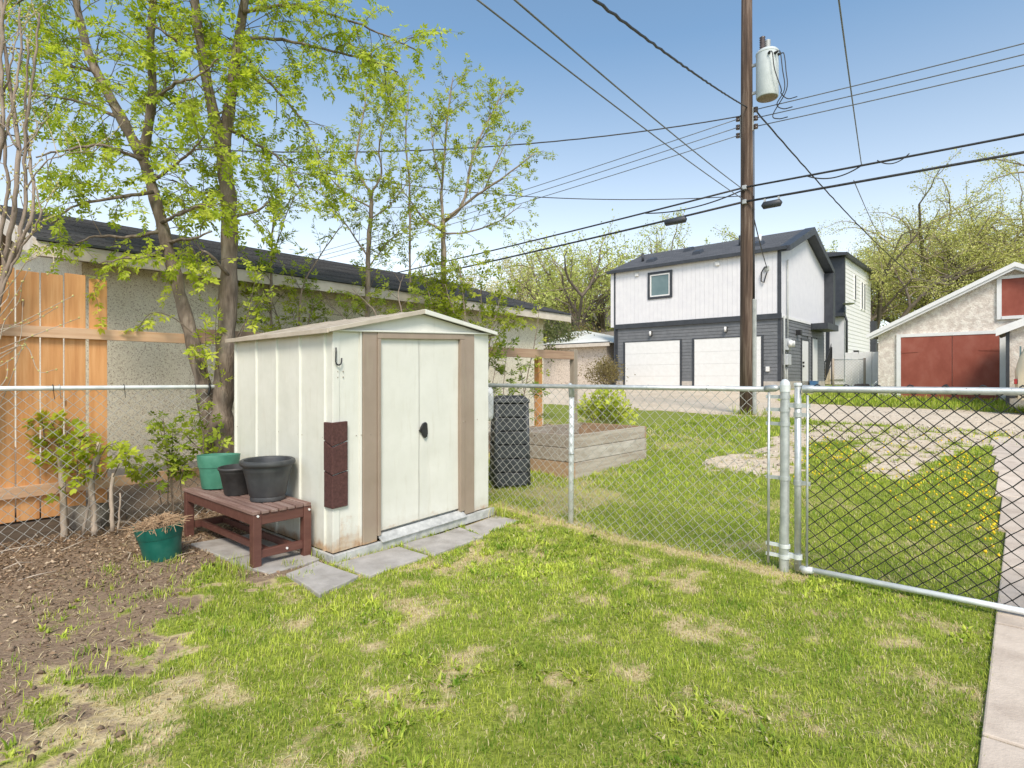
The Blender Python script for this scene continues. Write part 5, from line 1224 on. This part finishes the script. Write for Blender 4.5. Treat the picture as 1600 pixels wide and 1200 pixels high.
bushy = dict(start=.1, spacing=.09, lens=(.2, .5), r=.004, up=.5, along=.6, droop=.06, sub=(1, 3), sublen=(.1, .25), step=.06)
sapling('leafy_shrub', 'bright leafy shrub of shoots rising behind the right slope of the shed roof', 34, 8.2,
        [([(742,600),(745,520),(752,470),(748,430)], [.02,.014,.009,.004]), ([(735,600),(715,510),(700,460),(690,430)], [.018,.012,.008,.004]), ([(750,600),(768,520),(778,480),(784,455)], [.016,.011,.007,.003]), ([(728,600),(728,510),(722,450),(716,410)], [.016,.012,.008,.004]), ([(700,600),(680,500),(668,450),(655,410)], [.014,.01,.006,.003]), ([(757,600),(772,540),(792,500)], [.012,.007,.003])],
        bushy, (.045,.08), ((.27,.35,.025),(.45,.50,.06)), group=None)
sapling('leafy_shrub', 'clump of thin leafy shoots just above the left slope of the shed roof', 35, 7.2,
        [([(600,600),(590,500),(570,470),(550,452)], [.012,.009,.006,.003]), ([(620,600),(628,500),(622,460),(630,430)], [.012,.009,.006,.003]), ([(560,600),(545,510),(520,480),(508,460)], [.012,.009,.006,.003]), ([(470,600),(478,520),(490,480),(520,460)], [.012,.009,.006,.003]), ([(445,600),(440,520),(425,470),(415,450)], [.012,.009,.006,.003]), ([(655,600),(662,510),(668,480)], [.01,.006,.003]), ([(405,600),(398,520),(402,480),(390,450)], [.01,.006,.003])],
        dict(bushy, spacing=.16), (.04,.07), ((.22,.31,.03),(.40,.46,.07)), group=None)
sapling('thin_sapling', 'thin bent sapling in front of the bare fence rail', 36, 9.3,
        [([(806,690),(818,620),(832,550),(840,510),(843,478)], [.012,.010,.008,.006,.003]), ([(822,600),(835,590),(848,575)], [.005,.002])], dict(start=.3, spacing=.16, lens=(.08, .2), r=.003, up=.5, along=.6, droop=.02, sub=(0, 1), sublen=(.05, .1), step=.05), group=None)
sapling('thin_sapling', 'leafy low shoots behind the dark compost bin', 37, 8.0,
        [([(790,690),(786,620),(790,570),(793,540)], [.008,.006,.004,.002]), ([(812,690),(822,640),(815,590),(822,570)], [.008,.006,.004,.002]), ([(775,690),(768,620),(775,570),(778,560)], [.008,.006,.004,.002]), ([(830,690),(838,650),(830,600)], [.006,.004,.002])], dict(start=.2, spacing=.10, lens=(.08, .22), r=.003, up=.5, along=.6, droop=.03, sub=(0, 2), sublen=(.05, .1), step=.05), (.05,.085), ((.16,.24,.03),(.34,.42,.08)), group=None)

# ------------------------------------------------------------------ cut suckers behind the left mesh
s = Plant(41); Y = 4.66
for pts, rads in (([(100,850),(99,790),(96,730),(94,700)], [.026,.024,.022,.019]), ([(148,835),(146,790),(143,755),(150,720),(155,690)], [.024,.022,.022,.026,.012]), ([(176,830),(174,780),(177,740)], [.017,.015,.014]), ([(184,830),(187,800),(188,770)], [.008,.007,.006]), ([(130,835),(140,775),(134,740)], [.012,.009,.006])):
    s.limb([P(a, b, Y) for a, b in pts], rads, n=9, jit=.004)
def shoots(s, Y, lst, sp):
    for pts in lst:
        p_ = smooth_path([P(a, b, Y + s.r.uniform(-.08, .05)) for a, b in pts], 4); s.tw.tube(p_, [.005 - .003 * i / len(p_) for i in range(len(p_))], 5); s.leaves_along(p_, .045, .35); s.sprout(p_, **sp)
ss_ = dict(start=.3, spacing=.062, lens=(.05, .14), r=.0025, up=.3, along=.3, droop=.05, sub=(0, 1), sublen=(.04, .08), step=.045)
shoots(s, Y, [[(95,710),(90,680),(80,660)], [(95,715),(70,700),(58,690)], [(96,710),(84,690),(60,716)], [(97,705),(104,680),(110,668)], [(98,715),(118,700),(138,690)], [(120,760),(122,715),(130,670)], [(143,755),(128,725),(118,700)], [(146,750),(150,710),(156,690)], [(150,730),(165,700),(185,690)], [(160,750),(180,715),(200,705)], [(100,760),(88,770)], [(70,690),(66,660),(64,648)], [(105,740),(135,735),(150,738)], [(177,745),(190,720),(200,728)], [(140,740),(110,732),(85,725)]], ss_)
s.finish('sucker_clump', 'clump of cut maple suckers with bright new leaves by the cedar boards', 'shrub', (P(130, 840, Y).x, Y, 0), 'bark_pale', 'twig', s.maple_leaves((.042, .068), ((.36,.46,.03),(.62,.68,.08)), 5, .6, .06), foliage='foliage')
s = Plant(42); Y = 5.05
shoots(s, Y, [[(270,800),(265,740),(258,690),(255,650)], [(272,800),(268,740),(270,670)], [(262,790),(262,720),(250,670)], [(315,760),(318,690),(312,650),(306,622)], [(320,760),(316,700),(298,665)], [(285,790),(282,735),(300,715)], [(265,760),(240,735),(210,725)], [(275,770),(290,725)], [(335,760),(345,700),(352,690)], [(255,800),(245,755),(240,735)], [(310,700),(285,675),(278,668)]], dict(ss_, spacing=.07))
s.finish('sucker_clump', 'dark green shoots at the foot of the maple behind the mesh', 'shrub', (P(275, 800, Y).x, Y, 0), 'bark_pale', 'twig', s.maple_leaves((.038, .062), ((.22,.32,.03),(.50,.58,.08)), 5, .55), foliage='foliage')

# ------------------------------------------------------------------ bare budding shrub at the left edge
s = Plant(51); Y = 4.36; stems = []
for pts, r0, r1 in (([(-45,900),(-30,700),(-12,520),(5,420),(22,330),(28,230),(14,130),(4,40),(0,-60)], .036, .014), ([(-40,900),(-20,620),(4,450),(30,372),(40,300),(38,220),(52,110),(62,20)], .032, .010), ([(-50,900),(-36,650),(-12,470),(18,410),(52,330),(47,250),(40,170),(44,60)], .028, .010),
                    ([(-60,900),(-50,600),(-30,400),(-10,280),(4,200),(2,90),(8,-20)], .034, .014), ([(-48,900),(-34,560),(0,380),(12,300),(8,230),(20,160),(32,90),(30,10)], .026, .009), ([(-30,560),(8,440),(36,385),(62,340),(56,290)], .018, .007), ([(22,330),(30,250),(60,205),(80,180)], .012, .004), ([(40,300),(70,255),(110,240),(148,236)], .010, .003), ([(28,232),(10,200),(-10,190)], .012, .005), ([(6,150),(20,90),(30,30)], .012, .004)):
    p_, _ = s.limb([P(a, b, Y + s.r.uniform(-.06, .06)) for a, b in pts], [r0 * .62, r1 * .7], n=8, jit=.008); stems.append(p_)
buds = MB()
def bud(p): buds.lathe([(.002, -.008), (.007, -.003), (.0075, .003), (.002, .009)], 6, tuple(p))
for pts in ([(0,520),(40,500),(80,480),(115,462)], [(0,515),(45,505),(90,480)], [(0,545),(50,525),(95,508),(124,497)], [(-5,500),(25,460),(45,420)], [(0,560),(30,535),(36,470)], [(-5,470),(20,440),(45,405),(70,385)], [(40,410),(60,400),(78,390),(84,410),(75,428)], [(-5,575),(20,560),(35,545),(40,530)], [(0,480),(14,460),(10,425)], [(-5,610),(10,590),(12,565)],
            [(0,530),(8,500),(30,470),(34,440)], [(-5,555),(40,540),(60,580),(88,577)], [(-5,640),(10,610),(35,540)]):
    p_ = smooth_path([P(a, b, Y + s.r.uniform(-.1, .02)) for a, b in pts], 4); s.tw.tube(p_, [.0045 - .0028 * i / len(p_) for i in range(len(p_))], 5)
    for i in range(4, len(p_), 2): bud(p_[i] + s.rv() * .004)
for p_ in stems:
    for i in range(8, len(p_) - 1, 2):
        d = s.rv(); d.z = abs(d.z) + .3; d.y *= .3; t_ = s.shoot(p_[i], d, s.r.uniform(.12, .4), .004, -.05, .3, 5)
        for q in t_[2:]: bud(q)
t = s.finish('budding_shrub', 'bare multi-stemmed shrub with tiny buds at the left edge', 'shrub', (P(-45, 880, Y).x, Y, 0), 'bark_grey', 'bark_pale', None)
buds.v = [(v[0] - t.location.x, v[1] - t.location.y, v[2]) for v in buds.v]; buds.build('bud', surf('pale bud', [(.42,.36,.12),(.52,.48,.20)], 20, .7), t, kind='stuff')

# ------------------------------------------------------------------ currant bush beyond the planter
s = Plant(61); Y = 8.25
for i in range(26):
    a = (i + .5) / 26; px = 905 + 82 * a; b = P(945 + (px - 945) * .35, 672, Y + s.r.uniform(-.2, .2)); e = P(px, 618 + 30 * abs(a - .45) + s.r.uniform(-6, 12), Y + s.r.uniform(-.3, .3))
    p_ = smooth_path([b, (b + e) * .5 + Vector((0, 0, .05)), e], 4); s.tw.tube(p_, .004, 4); s.leaves_along(p_, .05, .3); s.sprout(p_, .3, .12, (.08, .2), .003, .3, .4, .05, (0, 1), (.05, .1), .05)
s.finish('currant_bush', 'yellow green bush sprouting just behind the planter bed', 'bush', (P(945, 672, Y).x, Y, .27), 'bark_grey', 'twig', s.maple_leaves((.045, .075), ((.48,.55,.05),(.72,.76,.16)), 4, .6, .05), foliage='foliage')

# ------------------------------------------------------------------ distant trees
def big_tree(name, label, px, Y, height, spread, seed, per=3, cols=((.13,.16,.03),(.25,.27,.07)), size=(.08, .17), fork=.22, kids=(5, 4, 4, 3), gap=.17, group=None, lean=0.0, bark='bark_far', thick=1.0):
    s = Plant(seed); X_ = (px - 800) / F * Y; z0 = float(terr(X_, Y)) - .1; base = Vector((X_, Y, z0)); R0 = height * .024 * thick
    def grow(p, d, L_, r, lev):
        n_ = 6 if lev < 2 else 4; path = [p.copy()]; d = d.normalized()
        for i in range(n_):
            d = (d + s.rv() * (.16 + .05 * lev) + Vector((0, 0, .05 if lev < 3 else -.06))).normalized(); path.append(path[-1] + d * L_ / n_)
        (s.w if lev < 3 else s.tw).tube(path, [r * (1 - .5 * i / n_) for i in range(n_ + 1)], 7 if lev < 2 else 4, False)
        if lev >= len(kids) - 1 + 1 - 0 or lev == len(kids): 
            s.leaves_along(path, gap, .15); return
        for k_ in range(kids[lev]):
            j = s.r.randint(max(1, n_ // 2 - 1), n_); t_ = (path[j] - path[j - 1]).normalized(); q = s.rv(); q = (q - t_ * q.dot(t_)).normalized()
            a = s.r.uniform(.4, .95); dd = t_ * math.cos(a) + q * math.sin(a); dd.x *= spread; dd.y *= spread; dd.z += .12
            grow(path[j], dd, L_ * s.r.uniform(.58, .8), r * (.58 if lev < 2 else .42), lev + 1)
        if lev == len(kids) - 1: s.leaves_along(path, gap, .3)
    tr_, _ = s.limb([base, base + Vector((lean * .3, 0, height * fork * .5)), base + Vector((lean, 0, height * fork))], [R0 * 1.2, R0], n=10)
    for k_ in range(kids[0] + 1):
        a = 2 * math.pi * (k_ + s.r.random() * .6) / (kids[0] + 1); tl_ = s.r.uniform(.3, .9) if k_ else .1
        d = Vector((math.cos(a) * tl_ * spread, math.sin(a) * tl_ * spread, 1)); grow(tr_[-1 - (k_ % 3)], d, height * s.r.uniform(.30, .40), R0 * .62, 1)
    return s.finish(name, label, 'tree', tuple(base), bark, 'twig_far', s.blob_leaves(per, size, .22, cols), 'leaf_far', group)
ELM = ((.42,.43,.12),(.72,.70,.27)); GRN = ((.38,.43,.10),(.66,.69,.23)); TAN = ((.50,.46,.20),(.74,.68,.36))
G1 = 'elms behind the old garage'
big_tree('elm_tree', 'spreading elm in young leaf, farthest right behind the red-door garage', 1590, 43, 18.6, 1.35, 171, 7, ELM, group=G1)
big_tree('elm_tree', 'elm with arching dark limbs left of the farthest right elm', 1455, 47, 18.0, 1.4, 72, 7, ELM, group=G1)
big_tree('elm_tree', 'leaning elm rising just right of the infill house', 1372, 43, 14.4, 1.25, 73, 7, ELM, lean=-.6, group=G1)
big_tree('elm_tree', 'greener tree top showing over the roof of the infill house', 1318, 62, 18.8, 1.2, 74, 5, GRN, size=(.16,.3), group=G1)
big_tree('elm_tree', 'paler elm crown filling the gap between the two right-hand elms', 1525, 55, 20.0, 1.4, 85, 6, ELM, (.14,.26), group=G1)
G2 = 'trees behind the garage suite'
big_tree('far_tree', 'tree top behind the garage suite roof, close to the pole', 1130, 70, 20.4, 1.2, 75, 3, GRN, (.16,.3), group=G2)
big_tree('far_tree', 'tree top behind the left half of the garage suite roof', 1030, 66, 18.6, 1.2, 76, 3, GRN, (.16,.3), group=G2)
G3 = 'trees between the two garages'
big_tree('far_tree', 'dark-limbed tree with sparse leaves between the two garages', 893, 40, 12.2, 1.05, 77, 3, GRN, (.12,.22), .2, group=G3)
big_tree('far_tree', 'green bushy tree touching the left edge of the garage suite', 945, 47, 13.2, 1.1, 78, 3, GRN, (.14,.26), .15, group=G3)
big_tree('far_tree', 'pale tan tree over the end of the stucco roof', 806, 52, 13.8, .95, 79, 3, TAN, (.12,.22), .12, group=G3, thick=.7)
big_tree('far_tree', 'pale feathery tree second from the end of the stucco roof', 850, 58, 14.6, 1.0, 80, 3, TAN, (.12,.24), .12, group=G3, thick=.7)
big_tree('far_tree', 'pale tree low behind the middle of the stucco roof', 735, 55, 13.0, 1.0, 81, 3, TAN, (.12,.24), .12, group=G3, thick=.7)
big_tree('hedge_tree', 'dark ivy-green tree just past the end of the stucco garage', 862, 33, 4.6, .75, 82, 4, ((.06,.08,.025),(.16,.18,.06)), (.10,.2), .15, group=None)
big_tree('rust_bush', 'rust and olive coloured bush above the white tin roof', 925, 36, 4.3, 1.5, 83, 4, ((.20,.15,.06),(.30,.26,.08)), (.10,.2), .1, group=None)
big_tree('brown_shrub', 'small brown shrub against the beige garage wall', 947, 26.5, 1.7, 1.0, 84, 3, ((.17,.13,.06),(.28,.24,.10)), (.06,.12), .1, gap=.14, group=None, thick=.7)

# ================================================================== GRASS, LITTER, FLOWERS
SLABS = [[(-.37,-.05),(-.09,.03),(-.075,-.44),(-.42,-.55)], [(-.05,-.10),(.50,-.10),(.50,-.44),(-.04,-.49)], [(.53,-.08),(1.15,-.08),(1.10,-.40),(.53,-.47)], [(1.18,-.07),(1.62,-.05),(1.64,-.30),(1.13,-.36)], [(-.50,.50),(-.08,.50),(-.06,.07),(-.45,.02)], [(-.52,1.15),(-.10,1.10),(-.09,.53),(-.50,.55)]]
def blocked(x, y):
    s_, t_ = ST(x, y); b = (s_ > -.04) & (s_ < SW + .04) & (t_ > -.06) & (t_ < SD + .05)
    j_ = (fnoise(x, y, 9, 41) - .5) * .09; k2 = (fnoise(x, y, 9, 47) - .5) * .09
    for pl_ in SLABS: b |= inpoly(s_ + j_, t_ + k2, pl_)
    b |= (t_ < -3.535 + j_ * .35 + np.maximum(0, s_ - 3) * .045) & (s_ < 9.2)
    b |= (s_ > 3.0) & (s_ < 4.65) & (t_ > .07) & (t_ < 1.12)
    return b
def blades(n, x, y, zg_, zs_, lens, wid, rs, lie=0.0):
    z = terr(x, y) + bumps(x, y) - .004
    clump = fnoise(x, y, 7, 91); L_ = rs.uniform(lens[0], lens[1], n) * (.65 + .8 * clump)
    dry = rs.rand(n) > (zg_ / (zg_ + zs_ + 1e-6)) * .87
    L_ = np.where(dry, L_ * .8, L_); lean = np.abs(rs.randn(n)) * .55 + np.where(dry, .5, .1) + lie; az = rs.rand(n) * 6.283
    dx, dy = np.cos(az), np.sin(az); w = wid * rs.uniform(.6, 1.3, n)
    b = np.stack([x, y, z], 1); side_ = np.stack([-dy, dx, 0 * dx], 1) * (w / 2)[:, None]
    s1 = np.sin(np.minimum(lean * .6, 1.3)); c1 = np.cos(np.minimum(lean * .6, 1.3)); s2 = np.sin(np.minimum(lean * 1.4, 1.75)); c2 = np.cos(np.minimum(lean * 1.4, 1.75))
    m_ = b + np.stack([dx * s1, dy * s1, c1], 1) * (L_ * .5)[:, None]; tip = m_ + np.stack([dx * s2, dy * s2, np.maximum(c2, -.05)], 1) * (L_ * .5)[:, None]
    V = np.stack([b - side_, b + side_, m_ + side_ * .8, m_ - side_ * .8, tip], 1).reshape(-1, 3)
    q = np.arange(n) * 5
    Fq = np.concatenate([np.stack([q, q + 1, q + 2], 1), np.stack([q, q + 2, q + 3], 1), np.stack([q + 3, q + 2, q + 4], 1)])
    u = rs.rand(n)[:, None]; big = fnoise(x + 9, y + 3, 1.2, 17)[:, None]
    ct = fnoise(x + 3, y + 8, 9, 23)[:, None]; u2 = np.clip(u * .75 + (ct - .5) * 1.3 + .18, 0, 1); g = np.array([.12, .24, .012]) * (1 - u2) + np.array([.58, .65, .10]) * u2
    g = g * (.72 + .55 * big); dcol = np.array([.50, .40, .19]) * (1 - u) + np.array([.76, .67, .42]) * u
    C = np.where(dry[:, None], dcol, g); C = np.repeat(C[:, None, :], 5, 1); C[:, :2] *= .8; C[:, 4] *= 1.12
    return V, Fq, C.reshape(-1, 3)
def scatter(rs, x0, x1, y0, y1, dens, keep):
    n = int((x1 - x0) * (y1 - y0) * dens); x = rs.uniform(x0, x1, n); y = rs.uniform(y0, y1, n); k_ = keep(x, y); return x[k_], y[k_]
rs = np.random.RandomState(5); parts = []
def lawn(x0, x1, y0, y1, dens, lens, wid, extra=None):
    vis = lambda x, y: (np.abs(x) < .93 * y + .25)
    x, y = scatter(rs, x0, x1, y0, y1, dens, vis)
    zg_, zd_, zr_, zs_ = zones(x, y); keep = rs.rand(len(x)) < np.clip(zg_ * 1.0 + zs_ * .75, 0, 1) * np.clip(1.0 - .92 * zd_ - .97 * zr_, 0.02, 1)
    keep &= ~blocked(x, y)
    if extra is not None: keep &= extra(x, y)
    x, y, zg_, zs_ = x[keep], y[keep], zg_[keep], zs_[keep]; parts.append(blades(len(x), x, y, zg_, zs_, lens, wid, rs))
inyard = lambda x, y: ST(x, y)[0] < 1.93
outyard = lambda x, y: (ST(x, y)[0] >= 1.93) & (ST(x, y)[1] < 1.9)
lawn(-2.8, 3.2, 1.75, 3.0, 13500, (.014, .040), .0031, inyard)
lawn(-2.6, 3.4, 3.0, 5.6, 9000, (.016, .044), .004, inyard)
lawn(-.6, 5, 3.0, 6.0, 4200, (.02, .046), .005, outyard)
lawn(-.5, 8, 6.0, 9.0, 1900, (.03, .065), .0075, outyard)
lawn(0, 12, 9.0, 13.5, 650, (.04, .085), .012, lambda x, y: outyard(x, y) & (ST(x, y)[0] < 11.7))
lawn(6, 20, 11, 22, 160, (.10, .18), .022, lambda x, y: (ST(x, y)[0] > 16.2) & (ST(x, y)[0] < 22) & (ST(x, y)[1] < 2.6))
def join(ps):
    V = []; Fq = []; C = []; o_ = 0
    for v, f_, c in ps: V.append(v); Fq.append(f_ + o_); C.append(c); o_ += len(v)
    return np.concatenate(V), np.concatenate(Fq), np.concatenate(C)
# broad-leaved weeds flat in the turf
x, y = scatter(rs, -2.9, 3.0, 1.8, 5.4, 260, lambda x, y: (np.abs(x) < .93 * y + .2) & inyard(x, y) & ~blocked(x, y)); zg_, zd_, zr_, zs_ = zones(x, y)
k_ = (zg_ > .3) & (fnoise(x, y, 1.5, 19) > .5); x, y = np.repeat(x[k_], 7), np.repeat(y[k_], 7); parts.append(blades(len(x), x + rs.randn(len(x)) * .006, y + rs.randn(len(x)) * .006, np.ones(len(x)), np.full(len(x), .05), (.025, .06), .011, rs, .45))
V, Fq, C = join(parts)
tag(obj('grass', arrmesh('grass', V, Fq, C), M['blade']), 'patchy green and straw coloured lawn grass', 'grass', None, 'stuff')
# taller tufts: along the shed foot, between flags, round posts and at the edge of the bare earth
parts = []
def tufts(cent, n_each, rad, lens, wid=.0045):
    xs = []; ys = []
    for (cx, cy) in cent:
        k_ = rs.randint(n_each[0], n_each[1]); xs.append(cx + rs.randn(k_) * rad); ys.append(cy + rs.randn(k_) * rad)
    x = np.concatenate(xs); y = np.concatenate(ys); n = len(x); parts.append(blades(n, x, y, np.full(n, 1.0), np.full(n, .12), lens, wid, rs))
c_ = []
for s_ in np.arange(.06, 1.62, .055):
    if rs.rand() < .55: q = W(s_, -.075 + rs.randn() * .008); c_.append((q.x, q.y))
for s_ in (.515,): 
    for t_ in np.arange(-.45, -.08, .05): q = W(s_, t_); c_.append((q.x, q.y))
for t_ in np.arange(-.5, -.1, .06): q = W(-.06, t_); c_.append((q.x, q.y))
tufts(c_, (4, 11), .014, (.03, .075))
q = W(1.60, -.10); tufts([(q.x, q.y)] * 3, (18, 26), .04, (.10, .2)); q = W(-.03, .12); tufts([(q.x, q.y)] * 2, (14, 22), .02, (.07, .13))
q = W(-.55, .24); tufts([(q.x, q.y), (q.x + .08, q.y - .12), (q.x - .1, q.y + .02)], (30, 50), .04, (.06, .14))
c_ = [(rs.uniform(-2.7, -1.3), rs.uniform(2.0, 4.1)) for _ in range(90)]; tufts(c_, (10, 40), .035, (.03, .07))
c_ = []
for t_ in np.arange(-2.4, .1, .07): q = W(1.875 + rs.randn() * .03, t_); c_.append((q.x, q.y))
tufts(c_, (3, 9), .03, (.04, .09))
q = W(PS, PT); tufts([(q.x + rs.randn() * .25, q.y - .1 + rs.randn() * .2) for _ in range(14)], (10, 18), .08, (.12, .28), .012)
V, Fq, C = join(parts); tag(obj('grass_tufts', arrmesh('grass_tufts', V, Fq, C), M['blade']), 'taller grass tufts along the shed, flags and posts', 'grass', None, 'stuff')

# dead leaves, bark and stalks on the bare earth
n = 30000; s_ = rs.uniform(-3.0, 1.7, n); t_ = 2.28 - np.abs(rs.randn(n)) * 1.0
x = OX + s_ * UX - t_ * UY; y = OY + s_ * UY + t_ * UX
zg_, zd_, zr_, zs_ = zones(x, y); k_ = (rs.rand(n) < zd_) & ~blocked(x, y) & (y > 1.6) & (rs.rand(n) < .25 + .9 * fnoise(x, y, 2.2, 55)); x, y = x[k_], y[k_]; n = len(x)
z = terr(x, y) + bumps(x, y) + rs.uniform(.002, .016, n); az = rs.rand(n) * 6.28; L_ = rs.uniform(.007, .034, n); wd = np.where(rs.rand(n) < .35, .12, .5) * L_
d = np.stack([np.cos(az), np.sin(az), rs.randn(n) * .3], 1) * (L_ / 2)[:, None]; e = np.stack([-np.sin(az), np.cos(az), rs.randn(n) * .4], 1) * (wd / 2)[:, None]
b = np.stack([x, y, z], 1); V = np.stack([b - d, b + e + [0, 0, .004], b + d, b - e + [0, 0, .004]], 1).reshape(-1, 3)
u = rs.rand(n)[:, None]; C = np.where(u < .35, np.array([.15,.095,.06]), np.where(u < .75, np.array([.33,.225,.14]), np.array([.52,.41,.29]))) * rs.uniform(.8, 1.2, n)[:, None]
tag(obj('leaf_litter', arrmesh('leaf_litter', V, np.arange(len(V)).reshape(-1, 4), np.repeat(C, 4, 0)), M['dry']), 'dead leaves and chips strewn over the bare earth', 'leaf litter', None, 'stuff')
# straws lying about
n = 9000; x = rs.uniform(-3.0, 1.5, n); y = rs.uniform(1.8, 4.9, n); zg_, zd_, zr_, zs_ = zones(x, y); k_ = (rs.rand(n) < zd_ * .8 + zs_ * .8) & ~blocked(x, y); x, y = x[k_], y[k_]; n = len(x)
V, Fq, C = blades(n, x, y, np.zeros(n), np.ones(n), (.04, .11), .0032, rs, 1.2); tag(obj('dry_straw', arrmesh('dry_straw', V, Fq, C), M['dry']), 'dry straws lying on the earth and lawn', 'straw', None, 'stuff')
m = MB()
for i in range(26):
    q = W(rs.uniform(-2.2, .0), rs.uniform(.9, 2.25)); a = rs.rand() * 3.14; L2 = rs.uniform(.08, .34); z_ = float(terr(q.x, q.y)) + rs.uniform(.008, .03)
    m.tube([(q.x, q.y, z_), (q.x + L2 * .5 * math.cos(a), q.y + L2 * .5 * math.sin(a), z_ + rs.uniform(0, .03)), (q.x + L2 * math.cos(a + .2), q.y + L2 * math.sin(a + .2), z_ + rs.uniform(-.005, .03))], [.005, .004, .002], 5)
tag(m.build('fallen_twigs', M['bark_pale'], None), 'dry fallen twigs along the foot of the left fence', 'twigs', None, 'stuff')
# dandelions in the grass outside the gate
cx = []; 
for px, py, sx, sy, n in ((1330,705,45,14,50), (1390,730,28,14,40), (1500,735,30,22,75), (1535,790,22,30,50), (1560,830,14,25,30), (1300,730,30,16,40), (1480,690,30,6,50), (1560,687,30,4,40), (1440,770,40,16,30), (1270,715,12,12,14), (1445,825,22,8,14), (1550,650,40,4,8)):
    for _ in range(n):
        a, b = px + rs.randn() * sx, py + rs.randn() * sy
        if b < 625: continue
        h_ = hit(a, b)
        if zones(np.array([h_[0]]), np.array([h_[1]]))[2][0] < .5 and not blocked(np.array([h_[0]]), np.array([h_[1]]))[0]: cx.append(h_)
m = MB()
for x, y in cx:
    z_ = float(terr(x, y) + bumps(np.array(x), np.array(y))) + rs.uniform(.03, .075); r_ = rs.uniform(.007, .013); m.lathe([(r_ * .3, -.012), (r_, 0), (r_ * .75, .008), (.002, .011)], 7, (x, y, z_))
tag(m.build('dandelions', M['yellow'], None), 'yellow dandelions dotting the grass beyond the gate', 'dandelions', None, 'stuff')

# clods of earth and loose stones
def nuggets(name, label, cat, x, y, r, cols, sink=.3):
    n = len(x); o8 = np.array([(1,0,0),(0,1,0),(-1,0,0),(0,-1,0),(0,0,1),(0,0,-1)], float); f8 = np.array([(0,1,4),(1,2,4),(2,3,4),(3,0,4),(1,0,5),(2,1,5),(3,2,5),(0,3,5)])
    az = rs.rand(n) * 6.28; ca, sa_ = np.cos(az)[:, None], np.sin(az)[:, None]
    v = o8[None] * rs.uniform(.55, 1.25, (n, 6, 3)) * r[:, None, None] * np.array([1.1, .9, .65]); v = v + rs.randn(n, 6, 3) * r[:, None, None] * .15
    v = np.stack([v[..., 0] * ca - v[..., 1] * sa_, v[..., 0] * sa_ + v[..., 1] * ca, v[..., 2]], 2)
    v = v + np.stack([x, y, terr(x, y) + bumps(x, y) + r * sink], 1)[:, None, :]
    Fq = (np.arange(n)[:, None, None] * 6 + f8[None]).reshape(-1, 3); u = rs.rand(n)[:, None]
    C = np.repeat((np.array(cols[0]) * (1 - u) + np.array(cols[1]) * u)[:, None, :], 6, 1).reshape(-1, 3)
    tag(obj(name, arrmesh(name, v.reshape(-1, 3), Fq, C), M['dry']), label, cat, None, 'stuff')
n = 5200; x = rs.uniform(-4.2, -1.2, n); y = rs.uniform(1.8, 5.0, n); zg_, zd_, zr_, zs_ = zones(x, y); k_ = (rs.rand(n) < zd_) & ~blocked(x, y) & (ST(x, y)[1] < 2.2); x, y = x[k_], y[k_]
nuggets('soil_clods', 'crumbs and clods of brown earth in the bare bed', 'soil', x, y, .004 + .016 * rs.rand(len(x)) ** 3, ((.12,.082,.055),(.30,.22,.15)))
n = 9000; x = rs.uniform(1.5, 12, n); y = rs.uniform(6.5, 15, n); zg_, zd_, zr_, zs_ = zones(x, y); k_ = (rs.rand(n) < zr_ * .8) & ~blocked(x, y); x, y = x[k_], y[k_]
nuggets('loose_gravel', 'loose pale stones on the gravel track and lane', 'gravel', x, y, .008 + .022 * rs.rand(len(x)) ** 2, ((.30,.25,.19),(.72,.66,.58)))
